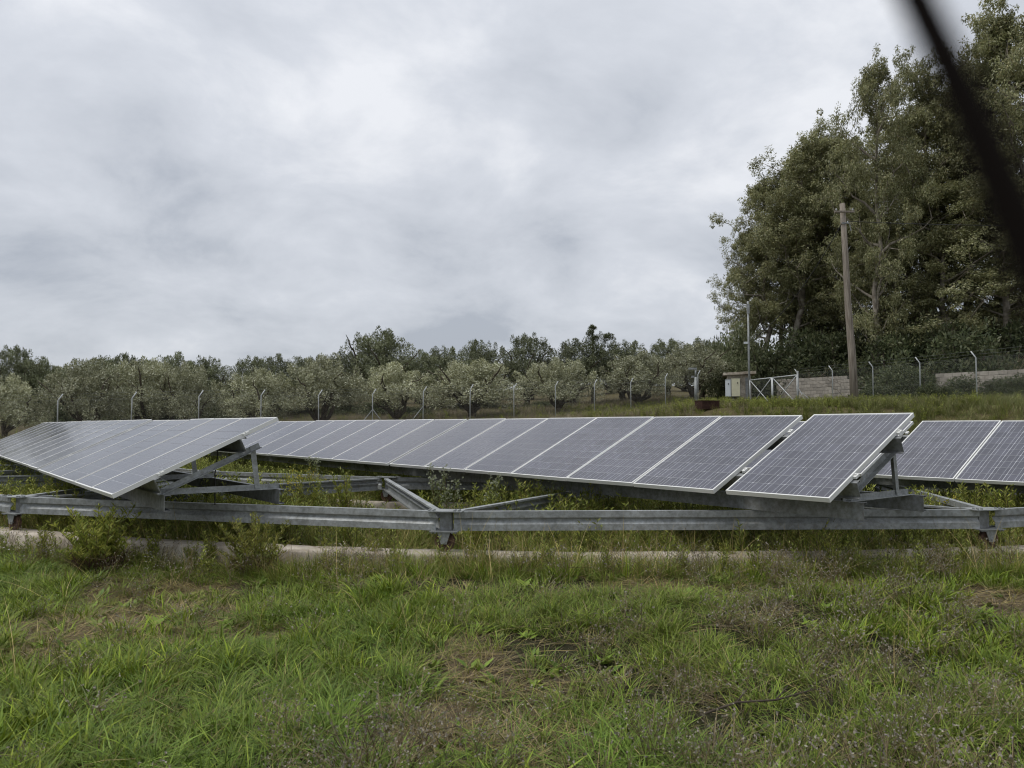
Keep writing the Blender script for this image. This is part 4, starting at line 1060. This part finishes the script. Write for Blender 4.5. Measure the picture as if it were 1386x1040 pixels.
# rougher tufts along both sides of the concrete track
P = []
def band(n, typ, r0, r1, prob, lo, hi):
    a = rg.uniform(R(180), R(360), n); q = rg.uniform(r0, r1, n); x = RC[0]+q*np.cos(a); y = RC[1]+q*np.sin(a)
    x, y = keep(x, y, prob(x, y)*(np.abs(x) < 0.75*y+1.5)); P.append((x, y, typ, scl(x, lo, hi)))
clump = lambda x, y: ss(0.36, 0.62, fbm(x, y, 0.9, 91))
rightside = lambda x: ss(-3.2, -1.8, x)
band(3400, 'tall', RR+0.18, RR+0.75, lambda x, y: (0.26+0.62*rightside(x))*(0.2+0.8*clump(x, y)), 0.28, 0.66)
band(1500, 'tallgreen', RR+0.18, RR+0.85, lambda x, y: (0.35+0.35*rightside(x))*clump(x, y), 0.35, 0.8)
band(500, 'stalk', RR+0.2, RR+0.8, lambda x, y: 0.3+0.5*rightside(x), 0.7, 1.1)
band(700, 'dry', RR+0.2, RR+1.0, lambda x, y: 0.35+0*x, 0.8, 1.25)
band(3600, 'tall', RR-1.5, RR-0.18, lambda x, y: 0.35+0.45*clump(x, y), 0.55, 0.95)
band(3200, 'sprig', RR-1.8, RR-0.2, lambda x, y: 0.35+0.5*clump(x, y), 0.6, 1.15)
band(700, 'sprig', RR+0.2, RR+0.7, lambda x, y: 0.2+0.4*clump(x, y), 0.4, 0.8)
band(1500, 'tallgreen', RR-1.5, RR-0.2, lambda x, y: 0.5*clump(x, y), 0.6, 1.0)
band(700, 'stalk', RR-1.2, RR-0.18, lambda x, y: 0.6+0*x, 0.7, 1.25)
band(900, 'thatch', RR-1.2, RR-0.18, lambda x, y: 0.6+0*x, 0.9, 1.5)
scatter('track_side_grass', 'rough tall grass and seed stalks along the concrete track', P)

# inside the carousel
P = []
def inner(n, typ, prob, lo, hi):
    x, y = cand(n, -16, 17, 7.5, 38, 0.75); k = rr(x, y) < RR-1.0; x, y = x[k], y[k]
    x, y = keep(x, y, prob(x, y)*ss(34, 14, y)); k = (np.abs(rr(x, y)-RI) > 0.17) & ~((typ in ('sprig', 'tall')) & (x > -2.4) & (x < -0.3) & (y < 11.5)); x, y = x[k], y[k]; P.append((x, y, typ, scl(x, lo, hi)))
inner(36000, 'sprig', lambda x, y: 0.40+0.55*clump(x, y), 0.8, 1.4)
inner(16000, 'tall', lambda x, y: 0.5+0.4*clump(x, y), 0.7, 1.15)
inner(6000, 'fine', lambda x, y: 0.5+0*x, 1.0, 1.6)
inner(4000, 'thatch', lambda x, y: 0.5+0*x, 1.0, 1.6)
scatter('weedy_grass', 'weedy green ground cover inside the ring frame', P)

# the grassy bank beyond the carousel and the dry grass under the olives
P = []
def bank(n, x0, x1, y0, y1, typ, prob, lo, hi):
    x, y = cand(n, x0, x1, y0, y1, 0.78); k = rr(x, y) > RR+0.8; x, y = x[k], y[k]
    x, y = keep(x, y, prob(x, y)); k = ~((np.abs(x-bp.x+0.25*(bp.y-y)*0) < 1.0) & (y > bp.y-4.5) & (y < bp.y+0.5)) | (np.full(len(x), typ == 'tall'))
    x, y = x[k], y[k]; P.append((x, y, typ, scl(x, lo, hi)))
right = lambda x, y: ss(5, 11, x-0.1*(y-40))*(1-ss(38, 42, y)*ss(18.5, 17.5, x))
bank(16000, 4, 36, 18, 52, 'reedgrass', lambda x, y: right(x, y)*(0.5+0.5*clump(x, y))*(1-ss(0.3, 1.5, y-44)*0.6), 0.45, 0.85)
bank(5000, 4, 36, 18, 56, 'tall', lambda x, y: 0.6+0*x, 0.6, 1.3)
bank(5000, 4, 24, 34, 56, 'sprig', lambda x, y: 0.5+0*x, 0.8, 1.6)
bank(15000, -36, 13, 26, 68, 'drygrass', lambda x, y: (0.35+0.6*clump(x, y))*(1-0.6*right(x, y)), 0.5, 1.05)
bank(9000, -36, 13, 26, 66, 'reedgrass', lambda x, y: 0.30*clump(x, y)+0.1, 0.4, 0.8)
bank(5000, -36, 13, 26, 60, 'sprig', lambda x, y: 0.4+0*x, 0.8, 1.6)
scatter('bank_grass', 'long grass on the bank before the fences and under the olive trees', P)

# ------------------------------------------------------------------ single weeds and bushes
BUSH = [(0.237,0.275,0.050),(0.303,0.330,0.060),(0.187,0.226,0.045),(0.363,0.363,0.075)]
def bush_proto(seed, h, nst, spread, pal, brown, heads=None, L=(0.05, 0.10), per=44):
    r = np.random.default_rng(seed)
    V, F, c = weed_sprig(r, h, nst, L, 0.24, pal, spread, (0.13,0.10,0.05), heads, per, 0.35 if brown else 0.65)
    fol = np_mesh('foliage', V, F, 'weed', col=c)
    V, F, c = blades(r, nst*3 if not brown else nst*9, spread*0.45, (h*0.25, h*(0.5 if brown else 0.6)), (0.004, 0.009), 0.45, 0.3, [(0.10,0.062,0.04),(0.075,0.045,0.032),(0.14,0.09,0.06)], 3)
    return fol, np_mesh('stems', V, F, 'weed', col=c)
def put_plant(name, pr, x, y, s, label, group, rz=None, sz=None, cat='plant'):
    root = tag(empty(name, (x, y, tz(x, y)), rt.uniform(0, 6.28) if rz is None else rz), label, cat, group)
    root.scale = (s, s, s if sz is None else sz)
    link('foliage', pr[0], root); link('stems', pr[1], root); return root
kerb_bush = [bush_proto(201, 0.66, 62, 0.46, BUSH, True, L=(0.06, 0.12), per=60), bush_proto(202, 0.62, 50, 0.40, [(0.23,0.235,0.05),(0.27,0.26,0.055),(0.18,0.20,0.05)], True, L=(0.05, 0.10), per=56)]
def gpos(px, py):
    """ground point under a photo pixel"""
    d = ray(px, py); z = 0.0
    for _ in range(6):
        t = (z-CAM_Z)/d.z; x, y = d.x*t, d.y*t; z = tz(x, y)
    return x, y
x, y = gpos(132, 775); put_plant('leafy_bush', kerb_bush[0], x, y, 0.88, 'green leafy bush with a brown woody base at the kerb near a wheel', None)
x, y = gpos(345, 778); put_plant('leafy_bush', kerb_bush[1], x, y, 0.84, 'yellowish leafy bush with a reddish brown base against the kerb', None)
wpr = [bush_proto(210+i, 0.62, 13, 0.22, BUSH, False) for i in range(3)]
wyel = [bush_proto(220+i, 0.62, 10, 0.22, [(0.20,0.22,0.05),(0.25,0.25,0.06),(0.17,0.19,0.05)], False, heads=((0.50,0.40,0.03), 5, (0.015, 0.03))) for i in range(2)]
wgrey = [bush_proto(230+i, 0.72, 6, 0.14, [(0.17,0.20,0.075),(0.21,0.235,0.095),(0.14,0.165,0.06)], False, heads=((0.27,0.29,0.19), 18, (0.018, 0.038))) for i in range(2)]
rw = random.Random(9)
def by_track(px, off):
    '''depth at which the line of sight px meets the near arc at radius RR-off'''
    u = (px-693)/1040.; A = u*u+1; Bq = -2*(u*RC[0]+RC[1]); Cq = RC[0]**2+RC[1]**2-(RR-off)**2
    return (-Bq-math.sqrt(Bq*Bq-4*A*Cq))/(2*A)
def in_ring(px, Y_): return atx(px, Y_), Y_
for i, (px, Y_) in enumerate([(408,11.2),(425,10.6),(452,11.4),(470,10.8),(440,12.0),(395,12.0),(720,9.0),(735,9.6),(760,9.2),(800,8.8),(850,8.6),(905,8.7),(960,8.6),(640,8.9),(660,9.6),(690,9.3),(580,9.2),(1270,8.7),(1290,8.9),(1310,8.6),(1335,8.9),(1360,8.6),(1378,8.8),(1245,8.8),(15,10.8),(40,11.4),(62,10.9),(85,10.2),(5,9.6),(30,9.4),(58,9.2),(255,9.0),(300,8.6),(330,8.9),(205,9.4)]):
    x, y = in_ring(px, Y_); put_plant('leafy_weed', wpr[i % 3], x, y, rw.uniform(0.75, 1.1), 'upright green leafy weed growing among the carousel beams', 'green weeds inside the ring frame')
for i, (px, off) in enumerate([(60,.5),(95,.4),(175,.5),(200,.4),(222,.6),(250,.4),(278,.5),(300,.4),(322,.6),(390,.5),(420,.8),(470,.5),(640,.6),(700,.8),(745,.5),(830,.6),(900,.9),(980,.6),(1060,.5),(1225,.6),(1262,.5),(1290,.7),(1375,.5)]):
    Y_ = by_track(px, off); x, y = in_ring(px, Y_); put_plant('leafy_weed', wpr[i % 3], x, y, rw.uniform(0.55, 0.95) if px < 400 else rw.uniform(0.4, 0.7), 'leafy weed growing under the ring beam just inside the concrete track', 'weeds under the near ring beam')
for i, (px, Y_) in enumerate([(412,10.4),(432,11.2),(400,11.6),(1275,8.4),(418,12.2)]):
    x, y = in_ring(px, Y_); put_plant('flowering_weed', wyel[i % 2], x, y, rw.uniform(0.85, 1.1), 'weed with small yellow flowers growing among the carousel beams', 'yellow flowering weeds inside the ring frame')
for i, (px, Y_) in enumerate([(607,8.6),(665,9.2),(590,10.5),(430,12.6),(744,9.0),(500,13.2)]):
    x, y = in_ring(px, Y_); put_plant('pale_headed_weed', wgrey[i % 2], x, y, rw.uniform(0.9, 1.12), 'slender weed topped with pale fluffy seed heads among the beams', 'pale seed-headed weeds inside the ring frame')
for i, (px, py) in enumerate([(60,762),(205,770),(260,772),(285,768),(640,775),(985,775),(1270,772),(1225,775),(505,770),(1130,778)]):
    x, y = gpos(px, py); put_plant('leafy_weed', wpr[i % 3], x, y, rw.uniform(0.42, 0.62), 'small leafy weed standing in front of the concrete track', 'small weeds in front of the track')

# fallen dead twig in the meadow
x, y = gpos(1030, 975); m = MB(); z = tz(x, y)+0.07
m.tube([(-0.30,-0.10,-0.01),(-0.12,-0.03,0.02),(0.08,0.03,0.01),(0.30,0.12,0.03)], [0.006,0.0055,0.005,0.003], 6)
m.tube([(0.08,0.03,0.01),(0.16,0.10,0.05)], [0.004,0.002], 5); m.tube([(-0.12,-0.03,0.02),(-0.05,0.03,0.06)], [0.004,0.002], 5)
tag(m.build('fallen_twig', 'bark_olive', None, True, (x, y, z)), 'dark dead twig lying in the meadow grass', 'twig')

# dark wire strand that slants past the lens, standing in the ground beside the photographer
def wp(px, py, dist):
    return Vector((0, 0, CAM_Z)) + ray(px, py)*dist
wpts = [wp(1242, 0, 0.072), wp(1289, 100, 0.071), wp(1334, 200, 0.070), wp(1376, 300, 0.069), wp(1418, 400, 0.068)]
d0 = (wpts[0]-wpts[1]).normalized(); d1 = (wpts[-1]-wpts[-2]).normalized()
head = [wpts[0]+d0*t for t in (0.55, 0.3, 0.1, 0.04)]
foot = [wpts[-1]+d1*0.05, wpts[-1]+Vector((0.06,0.012,-0.2)), wpts[-1]+Vector((0.16,0.03,-0.6)), Vector((wpts[-1].x+0.3, wpts[-1].y+0.05, -0.25))]
allp = head+wpts+foot; b0 = Vector((allp[-1].x, allp[-1].y, 0))
m = MB(); m.tube([p-b0 for p in allp], [0.0016]*len(head)+[0.0016,0.0017,0.0019,0.0021,0.0022]+[0.0022]*len(foot), 12)
tag(m.build('wire_strand', 'wire_dark', None, True, b0), 'blurred dark wire strand slanting across the view close to the lens', 'wire')
